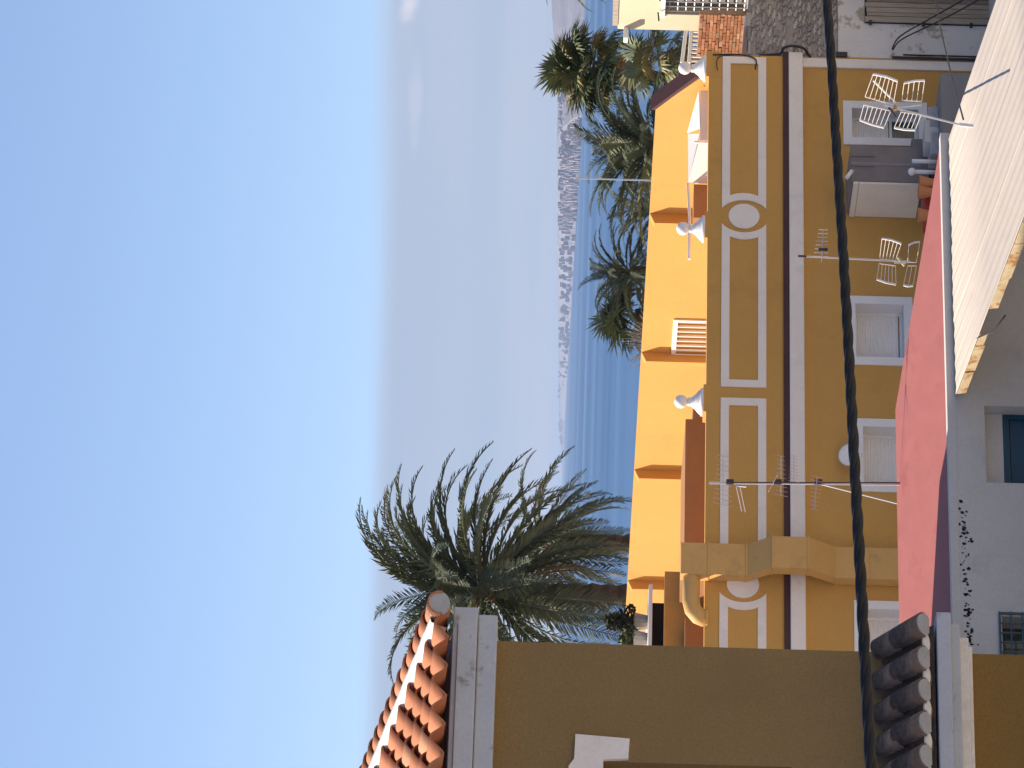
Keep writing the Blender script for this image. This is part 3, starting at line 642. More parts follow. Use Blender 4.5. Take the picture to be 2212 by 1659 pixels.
# rusty flashing along the left edge, with a lifted strip
fl = [0.25, 0.9, 1.7, 2.05, 2.75, 3.6, 4.6, 6.0, bLen]
for k in range(len(fl) - 1):
    if k == 3: continue
    rr = random.Random(k); b0k, b1k = fl[k] + .01, fl[k + 1] - .01
    o1 = .05 + rr.uniform(0, .03); o2 = .05 + rr.uniform(0, .03); d_ = rr.uniform(.09, .13)
    f_ = [FP.W(aC0 - o1, b0k, zE - slope * b0k + .025), FP.W(aC0 - o2, b1k, zE - slope * b1k + .025), FP.W(aC0 - o2 + .02, b1k, zE - slope * b1k - d_), FP.W(aC0 - o1 + .02, b0k, zE - slope * b0k - d_)]
    MB().prism(f_, [q + AX * .02 for q in f_]).build('flashing', rust, lt)
MB().tube([FP.W(aC0 - .08, 1.95, zE - slope * 1.95 + .05), FP.W(aC0 - .16, 2.3, zE - slope * 2.3 - .12), FP.W(aC0 - .12, 2.7, zE - slope * 2.7 - .22)], .012, 6).build('loose_wire', wire_m, lt)
for q, b_ in ((aC0 + 2.4, bLen - .3), (aC1 - .2, bLen - .3), (aC1 - .2, .4)):
    bx(FP, q, q + .12, b_, b_ + .12, GZ, zE - slope * b_ - .16, 'post', oldwood, lt)
for b_ in (.25, 3.2, bLen - .25): bx(FP, aC0 + .12, aC1 - .05, b_, b_ + .1, zE - slope * b_ - .16, zE - slope * b_ - .035, 'beam', oldwood, lt)

# ------------------------------------------------------------------ the near tiled house
zEv = 0.80; aW = 0.945
nh = thing('tiled_house', 'near tan-walled house with an orange tiled roof and white cornice', 'house', FN.W(-1.5, -2, GZ))
zLC0, zLC1 = -3.135, -2.885                 # lower moulding
at0, zt0 = FN.hit(1303, 1645)               # window corner in the bottom-left of the picture
hN = (-1.2, at0, zt0 - 1.4, zt0)
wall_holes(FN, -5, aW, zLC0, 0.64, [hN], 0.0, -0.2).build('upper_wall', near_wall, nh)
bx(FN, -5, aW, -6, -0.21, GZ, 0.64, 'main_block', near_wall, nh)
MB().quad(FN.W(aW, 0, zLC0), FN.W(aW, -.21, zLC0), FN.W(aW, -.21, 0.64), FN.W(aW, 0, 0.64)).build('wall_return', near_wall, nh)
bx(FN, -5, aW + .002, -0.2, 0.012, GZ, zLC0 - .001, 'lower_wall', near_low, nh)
# upper cornice in two steps, running round the corner
bx(FN, -5, aW + .12, -6, 0.20, 0.440, 0.585, 'cornice', cornice_m, nh, bevel=.012)
bx(FN, -5, aW + .15, -6, 0.26, 0.588, 0.772, 'cornice', cornice_m, nh, bevel=.012)
# window surround with its eared corner
def np_(X, Y, b=0.003): a, z = FN.hit(X, Y); return FN.W(a, b, z)
pts = [np_(X, Y) for X, Y in ((1243, 1590), (1360, 1600), (1357, 1643), (1303, 1645))]
e0, e1_ = FN.hit(1303, 1645); top_ = FN.hit(1228, 1659)[1]; aj = FN.hit(1243, 1640)[0]
poly = pts + [FN.W(-1.2, .003, e1_), FN.W(-1.2, .003, top_), FN.W(FN.hit(1228, 1659)[0], .003, top_), np_(1240, 1643)]
ws = MB().prism([q + BX * .035 for q in reversed(poly)], list(reversed(poly))).build('window_surround', white, nh)
bx(FN, hN[0] + .01, hN[1] - .01, -.19, -.15, hN[2], hN[3] - .01, 'window_frame', oldwood, ws)
# --- S-shaped clay tiles, one object each
PH = R(11.2); TP = 0.238; TL = 0.44; TE = 0.385
def s_tile(name):
    m = MB(); n = 12; rows = [(0, 0.0), (TL, 0.0)]
    for (l, dz) in rows:
        for th_ in (0, -0.016):
            for i in range(n + 1):
                u_ = i / n
                h = 0.052 * math.sin(2 * math.pi * u_ - math.pi / 2) if True else 0
                m.v.append(Vector((u_ * (TP + .012) - TP / 2, l, h + th_ + (0.054 if l == 0 else 0.0))))
    w_ = n + 1
    for i in range(n):
        m.f += [(i, i + 1, 2 * w_ + i + 1, 2 * w_ + i), (w_ + i + 1, w_ + i, 3 * w_ + i, 3 * w_ + i + 1), (w_ + i, w_ + i + 1, i + 1, i), (2 * w_ + i, 2 * w_ + i + 1, 3 * w_ + i + 1, 3 * w_ + i)]
    me = bpy.data.meshes.new(name); me.from_pydata([tuple(q) for q in m.v], [], m.f); me.update()
    me.polygons.foreach_set('use_smooth', [True] * len(me.polygons)); me.materials.append(terra); return me
tile_me = s_tile('roof_tile')
nb_ = Vector(nh['_b'])
def put(me, name, parent, M):
    o = bpy.data.objects.new(name, me); COL.objects.link(o); o.parent = parent; o.matrix_local = Matrix.Translation(-Vector(parent['_b'])) @ M; return o
up = (-BX * math.cos(PH) + Vector((0, 0, math.sin(PH)))).normalized(); nrm_ = AX.cross(up)
MR = Matrix((AX, up, nrm_)).transposed().to_4x4()
bx(FN, -5, aW + .02, -6, 0.14, 0.774, 0.778, 'roof_deck', mortar, nh)
deck = MB(); deck.quad(FN.W(-5, .30, zEv - .07), FN.W(aW, .30, zEv - .07), FN.W(aW, .30 - 5 * math.cos(PH), zEv - .07 + 5 * math.sin(PH)), FN.W(-5, .30 - 5 * math.cos(PH), zEv - .07 + 5 * math.sin(PH)))
roof = deck.build('tiled_roof', mortar, nh)
rr = random.Random(21)
for c in range(9):
    ac = aW - .09 - c * TP
    for k in range(11):
        if c >= 8 and k > 6: continue
        o_ = FN.W(ac + rr.uniform(-.006, .006), 0.46, zEv) + up * (k * TE + rr.uniform(-.01, .01)) + nrm_ * rr.uniform(0, .006)
        put(tile_me, 'roof_tile', roof, Matrix.Translation(o_) @ MR @ Matrix.Rotation(rr.uniform(-.02, .02), 4, 'Z'))
# verge: half-round tiles lapped up the right-hand edge, bedded in white mortar, end plugged with grey
def barrel(name, L_, ra, rb_, mt_, th_=.014, arc=200):
    m = MB(); n = 12
    for (l, r_) in ((0, ra), (L_, rb_)):
        for t_ in (0, -th_):
            for i in range(n + 1):
                an = R(90 - arc / 2 + arc * i / n); m.v.append(Vector(((r_ + t_) * math.cos(an), l, (r_ + t_) * math.sin(an))))
    w_ = n + 1
    for i in range(n):
        m.f += [(i + 1, i, 2 * w_ + i, 2 * w_ + i + 1), (w_ + i, w_ + i + 1, 3 * w_ + i + 1, 3 * w_ + i), (w_ + i + 1, w_ + i, i, i + 1), (2 * w_ + i + 1, 2 * w_ + i, 3 * w_ + i, 3 * w_ + i + 1)]
    for i in (0, n): m.f.append((i, w_ + i, 3 * w_ + i, 2 * w_ + i))
    me = bpy.data.meshes.new(name); me.from_pydata([tuple(q) for q in m.v], [], m.f); me.update()
    me.polygons.foreach_set('use_smooth', [True] * len(me.polygons)); me.materials.append(mt_); return me
vt = barrel('verge_tile', .33, .098, .085, terra)
v0 = FN.W(aW + .06, 0.50, zEv + .065)
for k in range(17):
    put(vt, 'verge_tile', roof, Matrix.Translation(v0 + up * (k * .262) + nrm_ * rr.uniform(0, .004)) @ MR @ Matrix.Rotation(-.06 + rr.uniform(-.012, .012), 4, 'X'))
n = 18; cN = v0 + up * 0.012
pl = [cN + (AX * math.cos(2 * math.pi * i / n) * .094 + nrm_ * (math.sin(2 * math.pi * i / n) * .092 if math.sin(2 * math.pi * i / n) > 0 else math.sin(2 * math.pi * i / n) * .075)) for i in range(n)]
MB().prism(pl, [q + up * .08 for q in pl]).build('end_mortar', mortar, roof)
m = MB(); rr2 = random.Random(4); prev = None
for k in range(90):
    s_ = .10 + k * .05; wv = .012 * rr2.uniform(-1, 1)
    cs = [v0 + up * s_ + AX * (-.078 + wv) + nrm_ * .058, v0 + up * s_ + AX * (-.118 + wv) + nrm_ * .048, v0 + up * s_ + AX * (-.150 + wv) + nrm_ * -.07, v0 + up * s_ + AX * -.05 + nrm_ * -.10]
    o_ = len(m.v); m.v += cs
    if k: m.f += [(o_ - 4 + i, o_ + i, o_ + (i + 1) % 4, o_ - 4 + (i + 1) % 4) for i in range(4)]
m.build('verge_mortar', limew, roof, smooth=True)
# --- weathered barrel-tile canopy lower on the same wall
PL = R(38); up2 = (-BX * math.cos(PL) + Vector((0, 0, math.sin(PL)))).normalized(); nr2 = AX.cross(up2); MR2 = Matrix((AX, up2, nr2)).transposed().to_4x4()
zS = -2.80
m = MB(); fpts = [(.40, zS - .02), (0.002, zS + .34), (0.002, zS - .02)]
m.prism([FN.W(aW + .04, b, z) for b, z in fpts], [FN.W(-2.2, b, z) for b, z in fpts]); cn = m.build('canopy_bed', oldtile, nh)
bt = barrel('canopy_tile', .30, .104, .090, oldtile, arc=178); bt2 = barrel('canopy_tile_upper', .26, .100, .086, oldtile, arc=178); pt = barrel('canopy_pan', .5, .092, .092, oldtile, arc=150)
TP2 = 0.268
for c in range(10):
    ac = aW - .02 - c * TP2
    o_ = FN.W(ac, 0.50, zS + .055) + AX * rr.uniform(-.008, .008)
    put(bt, 'canopy_tile', cn, Matrix.Translation(o_) @ MR2 @ Matrix.Rotation(rr.uniform(-.03, .03), 4, 'Z'))
    put(bt2, 'canopy_tile', cn, Matrix.Translation(o_ + up2 * .27 + nr2 * -.018) @ MR2 @ Matrix.Rotation(rr.uniform(-.05, .05), 4, 'Z'))
    put(pt, 'canopy_pan', cn, Matrix.Translation(FN.W(ac - TP2 / 2, 0.47, zS + .075)) @ MR2 @ Matrix.Rotation(math.pi, 4, 'Y'))
    # mortar plugs: a half disc under each cover and a lens in each pan
    n = 10; cc = o_ + up2 * -.012
    pl = [cc + AX * .090 * math.cos(math.pi * i / n) + nr2 * .090 * math.sin(math.pi * i / n) for i in range(n + 1)] + [cc - AX * .06 - nr2 * .03, cc + AX * .06 - nr2 * .03]
    MB().prism(pl, [q + up2 * .2 for q in pl]).build('mortar_plug', mortar, cn)
    cc = FN.W(ac - TP2 / 2, 0.485, zS + .045)
    pl = [cc + AX * .078 * math.cos(2 * math.pi * i / 12) + nr2 * .034 * math.sin(2 * math.pi * i / 12) for i in range(12)]
    MB().prism(pl, [q + up2 * .015 for q in pl]).build('mortar_plug', limew, cn)
for b0k, z0k, z1k, of in ((.44, zLC1 - .06, zLC1 + .05, .13), (.33, zLC1 - .135, zLC1 - .063, .09), (.19, zLC1 - .215, zLC1 - .138, .05), (.10, zLC0, zLC1 - .218, .02)):
    bx(FN, -5, aW + of, -.25, b0k, z0k, z1k, 'string_course', cornice_m if b0k > .3 else limew, nh, bevel=.01)

# ------------------------------------------------------------------ old rubble-walled building on the right
ob = thing('old_building', 'old weathered rubble and plaster building at the right end of the street', 'building', FA.W(17, -3, GZ))
aO0, aO1 = AR + .02, AR + 4.5
zOt = FA.hit(1622, 60)[1]; zOm = FA.hit(1805, 60)[1]
bx(FA, aO0, aO1, -0.85, -0.10, GZ, zOt, 'core_wall', rubblem, ob)
bx(FA, aO0, aO1, -0.8, -0.02, GZ, zOm - .06, 'plaster_wall', peel, ob)
rr = random.Random(9); zrow = zOm - .05; stone_mes = []
for v_ in range(8):
    m = MB(); rs = random.Random(100 + v_); base_pts = []
    n = 8
    for t_ in (0, 1):
        for i in range(n):
            an = 2 * math.pi * (i + .5) / n; rad = (1.0 / max(abs(math.cos(an)), abs(math.sin(an)))) ** 1.0
            rad *= rs.uniform(.86, 1.04) * (.90 if t_ else 1)
            base_pts.append(Vector((.5 * rad * math.cos(an), -t_ * rs.uniform(.8, 1.1), .5 * rad * math.sin(an))))
    f_ = [tuple(range(n, 2 * n))] + [(i, (i + 1) % n, (i + 1) % n + n, i + n) for i in range(n)]
    me = bpy.data.meshes.new('rubble_stone'); me.from_pydata([tuple(q) for q in base_pts], [], f_); me.materials.append(stone_m); stone_mes.append(me)
MRs = Matrix((AX, -BX, Vector((0, 0, 1)))).transposed().to_4x4()
while zrow < zOt - .05:
    hh = rr.uniform(.08, .15); a_ = aO0 + rr.uniform(0, .1)
    while a_ < AR + 2.3:
        ww = rr.uniform(.12, .42)
        hz_ = hh * rr.uniform(.75, 1.0)
        if rr.random() > .12:
            put(rr.choice(stone_mes), 'rubble_stone', ob, Matrix.Translation(FA.W(a_ + ww / 2, -.101, zrow + hh / 2 + rr.uniform(-.01, .01))) @ MRs @ Matrix.Rotation(rr.uniform(-.12, .12), 4, 'Y') @ Matrix.Diagonal((ww * .96, rr.uniform(.02, .05), hz_, 1)))
        a_ += ww
    zrow += hh
# broken coping stones on top
for k in range(6):
    a_ = aO0 + .05 + k * .38; bx(FA, a_, a_ + .36, -.5, -.06, zOt, zOt + .05 + .02 * (k % 3), 'coping_stone', concrete if k % 2 else mortar, ob)
# timber door of upright planks
zd1 = FA.hit(1868, 20)[1]; ad0 = FA.hit(1900, 50)[0]; zd0 = FA.hit(2135, 20)[1]
dr = bx(FA, ad0, ad0 + 2.4, -.018, 0.015, zd0, zd1, 'timber_gate', dark, ob)
rr = random.Random(2); a_ = ad0 + .01
for k in range(14):
    ww = rr.uniform(.10, .16); bx(FA, a_, a_ + ww - .018, .017, .04 + rr.uniform(0, .012), zd0, zd1 - rr.uniform(.0, .06), 'plank', oldwood, dr); a_ += ww
for q in (zd1 - .12, zd1 - 1.3, zd0 + .4): bx(FA, ad0 - .06, ad0 + .02, .0, .09, q - .03, q + .03, 'hinge', ironm, dr)
bx(FA, aO0 - .02, aO0 + .10, -.015, .05, FA.hit(1830, 110)[1], zOm, 'downpipe_stub', ironm, ob)
# brick stub wall, sunlit, standing behind
aB = AR + 1.55; (bB0, _), (bB1, _) = FA.hita(1560, 122, aB), FA.hita(1560, 32, aB)
zB1 = FA.hita(1508, 80, aB)[1]; zB0 = GZ
bw_ = thing('brick_wall', 'sunlit bare orange brick wall above the rubble building', 'wall', FA.W(aB + .2, (bB0 + bB1) / 2, zB0))
bx(FA, aB + .008, aB + .13, bB0, bB1, zB0, zB1, 'mortar_bed', brickmort, bw_)
bm = MB(); cube = [(x, y, z) for z in (-.5, .5) for x, y in ((-.5, -.5), (.5, -.5), (.5, .5), (-.5, .5))]
bme = bpy.data.meshes.new('brick'); bme.from_pydata(cube, [], [(3, 2, 1, 0), (4, 5, 6, 7), (0, 1, 5, 4), (1, 2, 6, 5), (2, 3, 7, 6), (3, 0, 4, 7)]); bme.materials.append(brick_m)
MRb = Matrix((BX, AX, Vector((0, 0, 1)))).transposed().to_4x4()
rr = random.Random(8); z_ = zB1 - .045; row = 0
while z_ > zOt - .25:
    q = bB0 + (0.0 if row % 2 else -.12)
    while q < bB1:
        l_ = .24; c0, c1_ = max(q, bB0), min(q + l_ - .015, bB1)
        if c1_ - c0 > .05 and rr.random() > .03:
            put(bme, 'brick', bw_, Matrix.Translation(FA.W(aB + .03 - rr.uniform(0, .022), (c0 + c1_) / 2, z_)) @ MRb @ Matrix.Rotation(rr.uniform(-.03, .03), 4, 'Y') @ Matrix.Diagonal((c1_ - c0, .06, .062, 1)))
        q += l_
    z_ -= .078; row += 1
zl = FA.hita(1607, 60, aB - .2)[1]; bx(FA, aB - .3, aB + .02, bB0 + .02, bB1, zl - .12, zl, 'white_ledge', white_cl, bw_)
# cream house with a big grille
aH = AR + 2.5; (bH0, zH1) = FA.hita(1334, 62, aH)
ch = thing('cream_house', 'cream painted house with a large window grille, behind the brick wall', 'house', FA.W(aH + 2, bH0 + 3, GZ))
zg1 = FA.hita(1437, 20, aH)[1]; bg0 = FA.hita(1437, 31, aH)[0]
wall_holes(FA, bH0, bH0 + 7, GZ, zH1, [(bg0, bg0 + 2.6, zg1 - 1.9, zg1)], aH, aH + .3, side='a').build('side_wall', cream, ch)
bx(FA, aH + .31, aH + 6, bH0, bH0 + 7, GZ, zH1, 'main_block', cream, ch)
MB().quad(FA.W(aH, bH0, GZ), FA.W(aH + .31, bH0, GZ), FA.W(aH + .31, bH0, zH1), FA.W(aH, bH0, zH1)).build('wall_end', cream, ch)
bx(FA, aH - .02, aH + 6, bH0 + .15, bH0 + 7, zH1 + .002, zH1 + .12, 'eaves', oldwood, ch)
gr = bx(FA, aH + .2, aH + .25, bg0, bg0 + 2.6, zg1 - 1.9, zg1, 'window_grille', concrete, ch)
for k in range(14):
    q = bg0 + .05 + k * .19; MB().tube([FA.W(aH + .06, q, zg1 - 1.9), FA.W(aH + .06, q, zg1)], .016, 5).build('bar', metal, gr)
for k in range(10):
    z_ = zg1 - .1 - k * .19; MB().tube([FA.W(aH + .08, bg0, z_), FA.W(aH + .08, bg0 + 2.6, z_)], .016, 5).build('bar', metal, gr)
bx(FA, aH - .05, aH + .02, bg0 - .08, bg0 + 2.6, zg1 + .003, zg1 + .09, 'lintel', white_cl, ch)
for q in (bg0 + .12, bg0 + .9): MB().tube([FA.W(aH - .04, q, zg1 + .16), FA.W(aH - .30, q + .05, zg1 + .14)], .02, 6).build('bracket', ironm, ch)
zz_ = FA.hita(1352, 62, aH)[1]; bx(FA, aH - .3, aH - .001, bH0 - .12, bH0 + .08, zz_ - .05, zz_ + .05, 'roof_spout', white_cl, ch)
# white railing between the cream house and the corner finial
rl = thing('terrace_railing', 'white two-rail terrace railing beside the corner finial', 'railing', FA.W(AR - .6, -8, zP0))
def pt_(X, Y, b): a, z = FA.hit(X, Y, b); return FA.W(a, b, z)
r1 = [pt_(1483, 55, -7), pt_(1473, 136, -7)]; r2 = [pt_(1494, 55, -7), pt_(1488, 136, -7)]
MB().tube(r1, .045, 8).build('rail', white_cl, rl); MB().tube(r2, .04, 8).build('rail', white_cl, rl)
for k in range(9):
    p0 = r2[0].lerp(r2[1], (k + .5) / 9); MB().tube([Vector((p0.x, p0.y, p0.z + .0)), Vector((p0.x, p0.y, p0.z - .8))], .03, 6).build('baluster', white, rl)
p0, p1 = r2[0], r2[1]
MB().prism([Vector((p0.x, p0.y, p0.z - .28)), Vector((p1.x, p1.y, p1.z - .28)), Vector((p1.x, p1.y, GZ)), Vector((p0.x, p0.y, GZ))],
           [Vector((p0.x, p0.y, p0.z - .28)) - BX * .2, Vector((p1.x, p1.y, p1.z - .28)) - BX * .2, Vector((p1.x, p1.y, GZ)) - BX * .2, Vector((p0.x, p0.y, GZ)) - BX * .2]).build('base_wall', concrete, rl)

# ------------------------------------------------------------------ palms behind the building
def feather(name, L_, bend, seed, mt, dens=54, leaf=.60, vee=.30):
    rs = random.Random(seed); m = MB(); n = 16; pts = []; p_ = Vector((0, 0, 0)); an = 0.0; dirs = []
    for i in range(n + 1):
        pts.append(p_.copy()); dirs.append(Vector((math.cos(an), 0, math.sin(an))))
        p_ += dirs[-1] * (L_ / n); an -= bend / n * (0.35 + 1.3 * i / n)
    m.tube(pts, [0.045 * (1 - .85 * i / n) + .004 for i in range(n + 1)], 4)
    for k in range(dens):
        s_ = .14 + .86 * (k + .5) / dens; f_ = s_ * n; i = min(int(f_), n - 1); q = pts[i].lerp(pts[i + 1], f_ - i); d = dirs[i]; upv = Vector((-d.z, 0, d.x))
        ll = leaf * (math.sin(math.pi * min(1, (s_ * .82 + .16))) ** .7) * rs.uniform(.8, 1.1)
        for sd in (-1, 1):
            dr_ = (d * rs.uniform(.65, .95) + Vector((0, sd, 0)) * rs.uniform(.65, .95) + upv * rs.uniform(vee - .25, vee + .25)).normalized()
            w_ = dr_.cross(upv).normalized() * .017
            mid = q + dr_ * ll * .55; tip = q + dr_ * ll + Vector((0, 0, -.10 * ll)) - upv * .08 * ll
            m.add([q - w_ * .7, q + w_ * .7, mid + w_, tip, mid - w_], [(0, 1, 2, 3, 4)])
    me = bpy.data.meshes.new(name); me.from_pydata([tuple(v) for v in m.v], [], m.f); me.update(); me.materials.append(mt); return me
def fanleaf(name, seed, mt, pet=.9, rad=.85, nb=26, droop=.35):
    rs = random.Random(seed); m = MB()
    m.tube([(0, 0, 0), (pet * .5, 0, .02), (pet, 0, -.02)], [.025, .018, .015], 4)
    c = Vector((pet, 0, -.02))
    for k in range(nb):
        an = R(-125 + 250 * k / (nb - 1)) + rs.uniform(-.04, .04); l_ = rad * (1 - .22 * abs(an) / R(125)) * rs.uniform(.85, 1.05)
        d = Vector((math.cos(an), math.sin(an), 0)); sd = Vector((-d.y, d.x, 0)); z1 = -.08 * l_; z2 = -droop * l_ * rs.uniform(.5, 1.5)
        a_ = c + d * l_ * .55 + Vector((0, 0, z1 + (.03 if k % 2 else -.03))); b_ = c + d * l_ + Vector((0, 0, z2))
        m.add([c, a_ - sd * .052, b_, a_ + sd * .052], [(0, 1, 2, 3)])
    me = bpy.data.meshes.new(name); me.from_pydata([tuple(v) for v in m.v], [], m.f); me.update(); me.materials.append(mt); return me
FV = [feather('frond', 4.7, R(b), i, frond_m) for i, b in enumerate((35, 60, 85, 110, 135))]
FVD = [feather('dry_frond', 3.4, R(b), 20 + i, deadleaf, dens=36, leaf=.4) for i, b in enumerate((70, 100))]
FN_ = [fanleaf('fan_frond', i, fan_m, pet=.7 + .1 * i, rad=.85) for i in range(4)]
FND = [fanleaf('dry_fan_frond', 10 + i, deadleaf, pet=.5, rad=.7, droop=.9) for i in range(2)]
def palm(name, label, X, Y, D, r_tr, kind, n, seed, scale=1.0, elo=-45, ehi=85, lean=(0, 0), skirt=0, azs=None, lo_bias=1.0, wind=0.0):
    c = at(X, Y, D); g = GZ if D < 150 else GZ - 2
    base = Vector((c.x - lean[0], c.y - lean[1], g - .1))
    t = thing(name, label, 'palm tree', base, 'palms behind the yellow building')
    rs = random.Random(seed); pts = []; rad = []
    nn = 46
    for i in range(nn + 1):
        f_ = i / nn; q = base.lerp(c, f_); q.x += -lean[0] * .25 * math.sin(math.pi * f_); pts.append(q)
        rad.append(r_tr * (1.25 - .35 * f_) * (1.10 if i % 2 else .93) * rs.uniform(.95, 1.05) * (1.25 if f_ > .93 else 1))
    MB().tube(pts, rad, 12).build('trunk', trunk_m, t)
    for k in range(n):
        f_ = (k + .5) / n; el = R(ehi - (ehi - elo) * f_ ** lo_bias) + rs.uniform(-.12, .12)
        az = k * 2.39996 + rs.uniform(-.3, .3)
        if azs: az = rs.uniform(*azs)
        if wind and el > R(20) and rs.random() < wind: az = rs.uniform(-1.25, 1.25)      # crown combed to the right by the sea wind
        if kind == 'feather':
            bi = 3 if el > R(70) else (2 if el > R(10) else 1); bi = max(0, min(4, bi + rs.choice((-1, 0, 0, 1)))); me = FV[bi]
        else: me = rs.choice(FN_)
        s_ = scale * rs.uniform(.82, 1.08)
        M = Matrix.Translation(c + Vector((0, 0, rs.uniform(-.25, .15)))) @ Euler((rs.uniform(-.5, .5) if kind != 'feather' else rs.uniform(-.25, .25), -el, az), 'XYZ').to_matrix().to_4x4() @ Matrix.Scale(s_, 4)
        put(me, 'frond', t, M)
    for k in range(skirt):
        az = k * 2.4 + rs.uniform(-.4, .4); el = R(rs.uniform(-85, -50)); me = rs.choice(FVD if kind == 'feather' else FND)
        M = Matrix.Translation(c + Vector((0, 0, -rs.uniform(.2, .9)))) @ Euler((rs.uniform(-.3, .3), -el, az), 'XYZ').to_matrix().to_4x4() @ Matrix.Scale(scale * rs.uniform(.7, 1), 4)
        put(me, 'dry_frond', t, M)
    return t
palm('date_palm', 'tallest feather palm with a wide crown above the tiled roof edge', 1046, 1278, 136, .34, 'feather', 98, 31, scale=1.14, elo=-58, ehi=92, skirt=5, wind=.38)
palm('date_palm', 'second feather palm standing just right of the tallest one, crown lower', 1170, 1168, 144, .28, 'feather', 34, 32, scale=.78, elo=-62, ehi=40, skirt=8)
palm('fan_palm', 'fan palm with dry tan leaves under its crown, above the sloping wall end', 1278, 150, 128, .2, 'fan', 56, 33, scale=1.0, elo=-35, ehi=88, lean=(.5, 0), skirt=22)
palm('date_palm', 'big grey-green feather palm rising behind the right half of the yellow wall', 1422, 312, 126, .3, 'feather', 64, 34, scale=.72, elo=2, ehi=88, skirt=0)
palm('date_palm', 'low feather palm left of the thin pole, behind the yellow wall', 1425, 452, 133, .26, 'feather', 26, 35, scale=.50, elo=0, ehi=84, skirt=2)
palm('date_palm', 'squat palm with stiff spread leaves behind the middle of the yellow wall', 1362, 590, 132, .2, 'feather', 40, 36, scale=.47, elo=-35, ehi=88, skirt=8)
palm('fan_palm', 'small palm left of the squat one, mostly hidden by the yellow wall', 1372, 680, 134, .18, 'fan', 26, 37, scale=1.0, elo=-40, ehi=85, skirt=14)
palm('fan_palm', 'dark palm between the cream house and the sloping maroon coping', 1422, 128, 122, .2, 'fan', 22, 38, scale=.8, elo=-50, ehi=80, skirt=12)
palm('date_palm', 'palm at the right edge with only its frond tips in the picture', 1232, -118, 132, .26, 'feather', 30, 39, scale=.5, elo=-40, ehi=80, skirt=4)
# dry bush
c = at(1350, 738, 131); base = Vector((c.x, c.y, GZ))
t = thing('dry_bush', 'bare greyish twiggy bush beside the squat palm', 'bush', base)
rs = random.Random(5); m = MB()
for k in range(130):
    p0 = Vector((c.x, c.y, c.z - 1.1)); d = Vector((rs.gauss(0, .5), rs.gauss(0, .5), rs.uniform(.2, 1))).normalized(); l_ = rs.uniform(.5, 1.25)
    m.tube([p0, p0 + d * l_ * .6, p0 + d * l_ + Vector((rs.gauss(0, .1), rs.gauss(0, .1), rs.gauss(0, .06)))], [.016, .010, .005], 4)
m.build('twigs', oldwood, t); MB().tube([base, Vector((c.x, c.y, c.z - 1.0))], [.12, .07], 8).build('trunk', trunk_m, t)
p0 = at(1237, 385, 116); tag(MB().tube([Vector((p0.x, p0.y, GZ)), p0], [.05, .018], 8).build('flag_pole', metal, base=Vector((p0.x, p0.y, GZ))), 'thin bare metal pole rising in front of the right-hand palms', 'pole')

# ------------------------------------------------------------------ overhead cables
def cable_pts(raw, n=90):
    ps = [at(X, Y, D) for X, Y, D in raw]; out = []
    for i in range(len(ps) - 1):
        P0 = ps[max(i - 1, 0)]; P1 = ps[i]; P2 = ps[i + 1]; P3 = ps[min(i + 2, len(ps) - 1)]
        k = max(2, n // (len(ps) - 1))
        for j in range(k):
            t_ = j / k; out.append(.5 * ((2 * P1) + (P2 - P0) * t_ + (2 * P0 - 5 * P1 + 4 * P2 - P3) * t_ ** 2 + (3 * P1 - P0 - 3 * P2 + P3) * t_ ** 3))
    return out + [ps[-1]]
raw = [(1752, -320, 18.4), (1786, 0, 17.0), (1806, 300, 16.2), (1827, 640, 15.3), (1846, 1000, 14.4), (1862, 1300, 13.7), (1881, 1659, 13.0), (1897, 1980, 12.4)]
cp = cable_pts(raw, 420)
cb = thing('overhead_cable', 'thick black twisted cable crossing the whole view close to the camera', 'cable', cp[-1])
sl_ = 0.0; lens = [0.0]
for i in range(1, len(cp)): sl_ += (cp[i] - cp[i - 1]).length; lens.append(sl_)
for k in range(3):
    pts = []
    for i, q in enumerate(cp):
        t_ = (cp[min(i + 1, len(cp) - 1)] - cp[max(i - 1, 0)]).normalized(); e_ = t_.cross(Vector((0, 0, 1))).normalized(); g_ = t_.cross(e_)
        an = lens[i] / .5 * 2 * math.pi + k * 2 * math.pi / 3; pts.append(q + (e_ * math.cos(an) + g_ * math.sin(an)) * .0072)
    MB().tube(pts, .0128, 10).build('strand', cable_m, cb, smooth=True)
def wire(raw, rad, label, n=40):
    cp_ = cable_pts(raw, n); return tag(MB().tube(cp_, rad, 6).build('thin_wire', wire_m, base=cp_[0], smooth=True), label, 'wire')
DW = FA.W(AR + .1, .12, 0).y
wire([(1927, 106, DW), (1945, 78, DW + .1), (2010, 40, DW), (2080, 0, DW - .6), (2140, -40, DW - 1.5)], .017, 'upper of the two wires fanning out from the black bend on the right')
wire([(1928, 108, DW), (1950, 84, DW + .05), (2030, 45, DW - .2), (2113, 0, DW - .8), (2170, -40, DW - 1.6)], .017, 'lower of the two wires fanning out from the black bend on the right')
wire([(2022, -20, DW - 8), (2028, 40, DW - 12), (2050, 140, DW - 20), (2081, 258, DW - 30.6)], .014, 'single wire falling to the foot of the roof antenna at the right')
a_t = AR - .02
t = thing('cable_conduit', 'black conduit running down beside the white corner strip', 'conduit', FA.W(a_t, .08, FA.hit(2120, 122)[1]))
MB().tube([FA.W(a_t, .09, FA.hit(1926, 110)[1]), FA.W(a_t, .09, GZ)], .03, 8).build('pipe', ironm, t)
MB().tube([FA.W(a_t + .08, .08, FA.hit(1950, 110)[1]), FA.W(a_t + .08, .08, GZ)], .02, 8).build('pipe', wire_m, t)
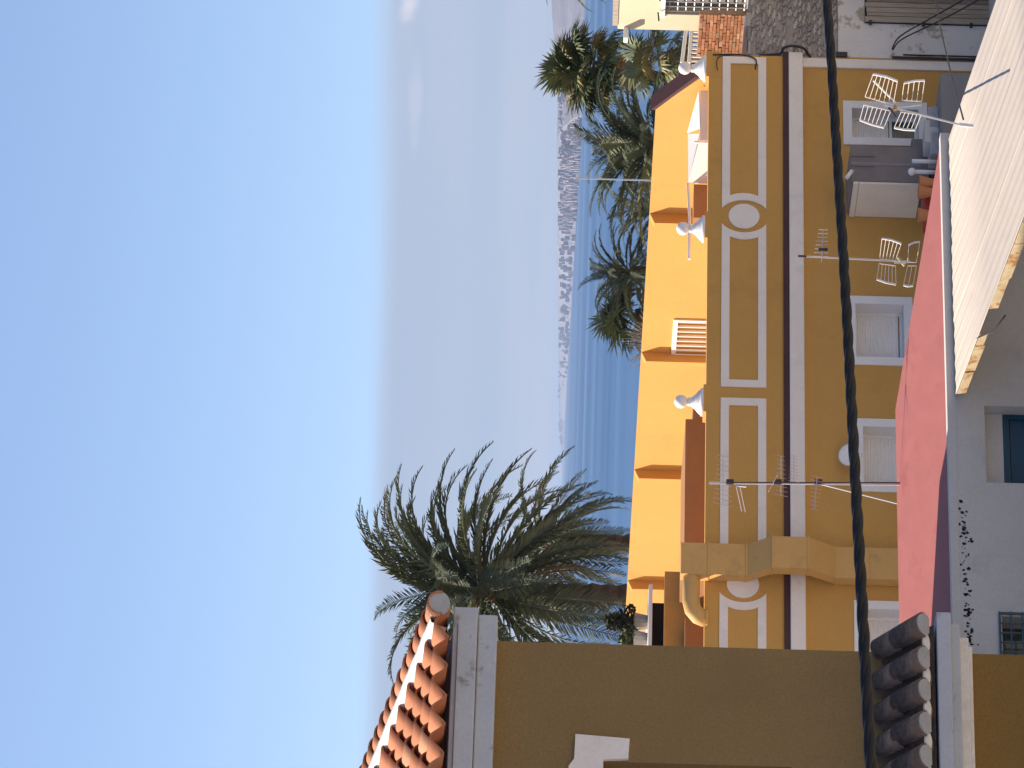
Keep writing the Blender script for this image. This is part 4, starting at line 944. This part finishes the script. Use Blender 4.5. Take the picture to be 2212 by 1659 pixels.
# wires looped round the cornice end and hanging on the parapet
wire([(1640, 119, DW + .1), (1685, 116, DW + .05), (1692, 104, DW - .05), (1712, 99, DW - .1), (1735, 104, DW - .1), (1745, 116, DW + .05), (1752, 128, DW + .05)], .03, 'thick black wire bent round the end of the white cornice')
wire([(1540, 118, DW), (1600, 118, DW), (1632, 128, DW - .1), (1632, 150, DW - .15), (1642, 166, DW - .15), (1652, 160, DW - .15), (1650, 140, DW - .1), (1640, 122, DW)], .016, 'loop of dark wire hanging on the white panel at the parapet corner')
wire([(1550, 152, DW - .3), (1548, 135, DW - .2), (1556, 122, DW), (1600, 117, DW)], .012, 'thin wire round the ochre parapet corner')

# ------------------------------------------------------------------ roof antennas
def P3(X, Y, D): return at(X, Y, D)
def bar(t, p, q, r_, mt_, name='element', n=6): return MB().tube([p, q], r_, n).build(name, mt_, t)
def grid(t, c, D, tilt, wd=.30, ht=.42):
    pass
# 1: grid antenna standing on the corrugated roof
D1 = 59.5
foot = P3(2084, 272, D1); t = thing('grid_antenna', 'white four-panel grid antenna on the edge of the corrugated roof', 'antenna', foot)
hub = P3(1934, 234, D1); bar(t, foot, P3(1910, 228, D1), .014, metal, 'mast', 8)
bar(t, foot + Vector((0, 0, -.12)), P3(2072, 269, D1), .028, white_cl, 'foot_sleeve', 10)
bar(t, hub - AX * .04, hub + AX * .04, .03, rust, 'dipole_box', 8)
bar(t, P3(1920, 232, D1), P3(1934, 252, D1), .018, ironm, 'clamp')
def panel4(t, A0, A1, B0, B1, D, dz, nrod, bars=True):
    """two edge bars A and B (picture px) joined by thin rods; the outer edge stands dz nearer"""
    a0, a1 = P3(*A0, D), P3(*A1, D); b0, b1 = P3(*B0, D - dz), P3(*B1, D - dz)
    bar(t, a0, a1, .009, white, 'edge_bar'); 
    mid = (b0 + b1) / 2 + (b0 - a0) * .05; MB().tube([b0, b0.lerp(mid, .6), mid, b1.lerp(mid, .6), b1], .018, 6).build('edge_bar', white_cl, t)
    for k in range(nrod):
        f_ = k / (nrod - 1); bar(t, a0.lerp(a1, f_), b0.lerp(b1, f_), .0048, white, 'rod', 4)
def z2(x, y): return ((3016 + .4593 * x) / 1.8228, .4593 * y / 1.8228)
panel4(t, z2(850, 830), z2(1090, 900), z2(920, 635), z2(1128, 695), D1, .3, 7)
panel4(t, z2(1165, 860), z2(1335, 870), z2(1185, 712), z2(1360, 690), D1, .25, 5)
panel4(t, z2(840, 900), z2(1070, 950), z2(805, 1030), z2(1012, 1095), D1, -.2, 7)
panel4(t, z2(1160, 960), z2(1330, 985), z2(1100, 1095), z2(1280, 1115), D1, -.2, 6)
bar(t, P3(*z2(920, 690), D1 - .2), P3(*z2(1110, 880), D1), .014, white_cl, 'boom')
bar(t, hub, P3(*z2(1330, 900), D1), .012, metal, 'boom')
# 2: antenna behind the right end of the pink roof
D2 = FP.W(4.6, -6.5, 0).y; bfoot = P3(1988, 566, D2); bfoot.z = zR
t = thing('grid_antenna', 'white X-shaped grid antenna on a thin mast on the pink roof', 'antenna', bfoot)
bar(t, bfoot, P3(1724, 553, D2), .016, metal, 'mast', 8)
bar(t, P3(1724, 553, D2), P3(1742, 554, D2), .02, ironm, 'mast_cap', 8)
def z4(x, y): return ((3016 + .4593 * x) / 1.8228, (762 + .4593 * y) / 1.8228)
panel4(t, z4(975, 560), z4(1110, 575), z4(995, 385), z4(1160, 430), D2, .3, 6)
panel4(t, z4(970, 600), z4(1110, 620), z4(950, 735), z4(1115, 780), D2, .3, 6)
panel4(t, z4(1215, 590), z4(1290, 590), z4(1225, 440), z4(1320, 415), D2, .2, 2)
panel4(t, z4(1215, 620), z4(1290, 620), z4(1180, 785), z4(1260, 790), D2, .2, 3)
bar(t, P3(*z4(1130, 545), D2 - .05), P3(*z4(1190, 620), D2 - .05), .026, rust, 'dipole_box', 8)
bar(t, P3(*z4(1100, 590), D2 - .1), P3(*z4(1200, 590), D2 - .1), .025, metal, 'clamp', 6)
hd = P3(*z4(480, 480), D2 - .1); rs = random.Random(3)
for k in range(8):
    f_ = k / 7; q = P3(*z4(470 + 20 * f_, 540 - 230 * f_), D2 - .1); bar(t, q - Vector((0, 0, .13 * (1 - .4 * f_))), q + Vector((0, 0, .13 * (1 - .4 * f_))), .005, metal, 'element', 4)
bar(t, P3(*z4(478, 590), D2 - .1), P3(*z4(490, 310), D2 - .1), .010, metal, 'boom', 6)
bar(t, P3(*z4(450, 480), D2 - .1), P3(*z4(530, 480), D2 - .1), .028, ironm, 'clamp', 8)
# 3: tall mast with three aerials at the far edge of the pink roof
D3 = FP.W(2.6, -8.6, 0).y; bfoot = P3(1945, 1046, D3); bfoot.z = zR
t = thing('antenna_mast', 'tall thin mast with three television aerials rising before the duct', 'antenna', bfoot)
bar(t, bfoot, P3(1532, 1043, D3), .023, metal, 'mast', 10)
bar(t, bfoot + AX * .02 + BX * .02, P3(1568, 1042, D3 - .03), .010, ironm, 'feed_cable', 6)
def yagi(t, X, Y0, Y1, D, nel, hl, mt_=metal, tl=0.0, dd=.0):
    p0 = P3(X, Y0, D); p1 = P3(X + tl, Y1, D + dd); bar(t, p0, p1, .009, mt_, 'boom', 6)
    for k in range(nel):
        f_ = k / (nel - 1); q = p0.lerp(p1, f_); h_ = hl * (1 - .45 * f_)
        bar(t, q - (Vector((0, 0, 1)) * .8 + BX * .3) * h_, q + (Vector((0, 0, 1)) * .8 + BX * .3) * h_, .005, mt_, 'element', 4)
yagi(t, 1562, 1090, 985, D3 - .1, 11, .22, dd=.7)
yagi(t, 1687, 1070, 985, D3 - .1, 10, .14, dd=.6)
yagi(t, 1715, 1040, 985, D3 - .08, 9, .12, dd=.6)
yagi(t, 1765, 1030, 1100, D3 - .1, 9, .14, tl=-6, dd=-.5)
for X_ in (1577, 1680, 1768): bar(t, P3(X_ - 8, 1041, D3 - .06), P3(X_ + 8, 1041, D3 - .06), .05, ironm, 'clamp', 8)
for q in ((1680, 1025, 1660, 1062), (1590, 1050, 1602, 1104), (1598, 1050, 1610, 1106), (1590, 1050, 1612, 1052)):
    bar(t, P3(q[0], q[1], D3 - .1), P3(q[2], q[3], D3 - .3), .007, white_cl, 'element', 4)
bar(t, P3(1772, 1046, D3), P3(1938, 1088, D3 - .6), .012, metal, 'stay', 6)

# ------------------------------------------------------------------ tidy
for o in bpy.data.objects:
    if '_b' in o.keys(): del o['_b']
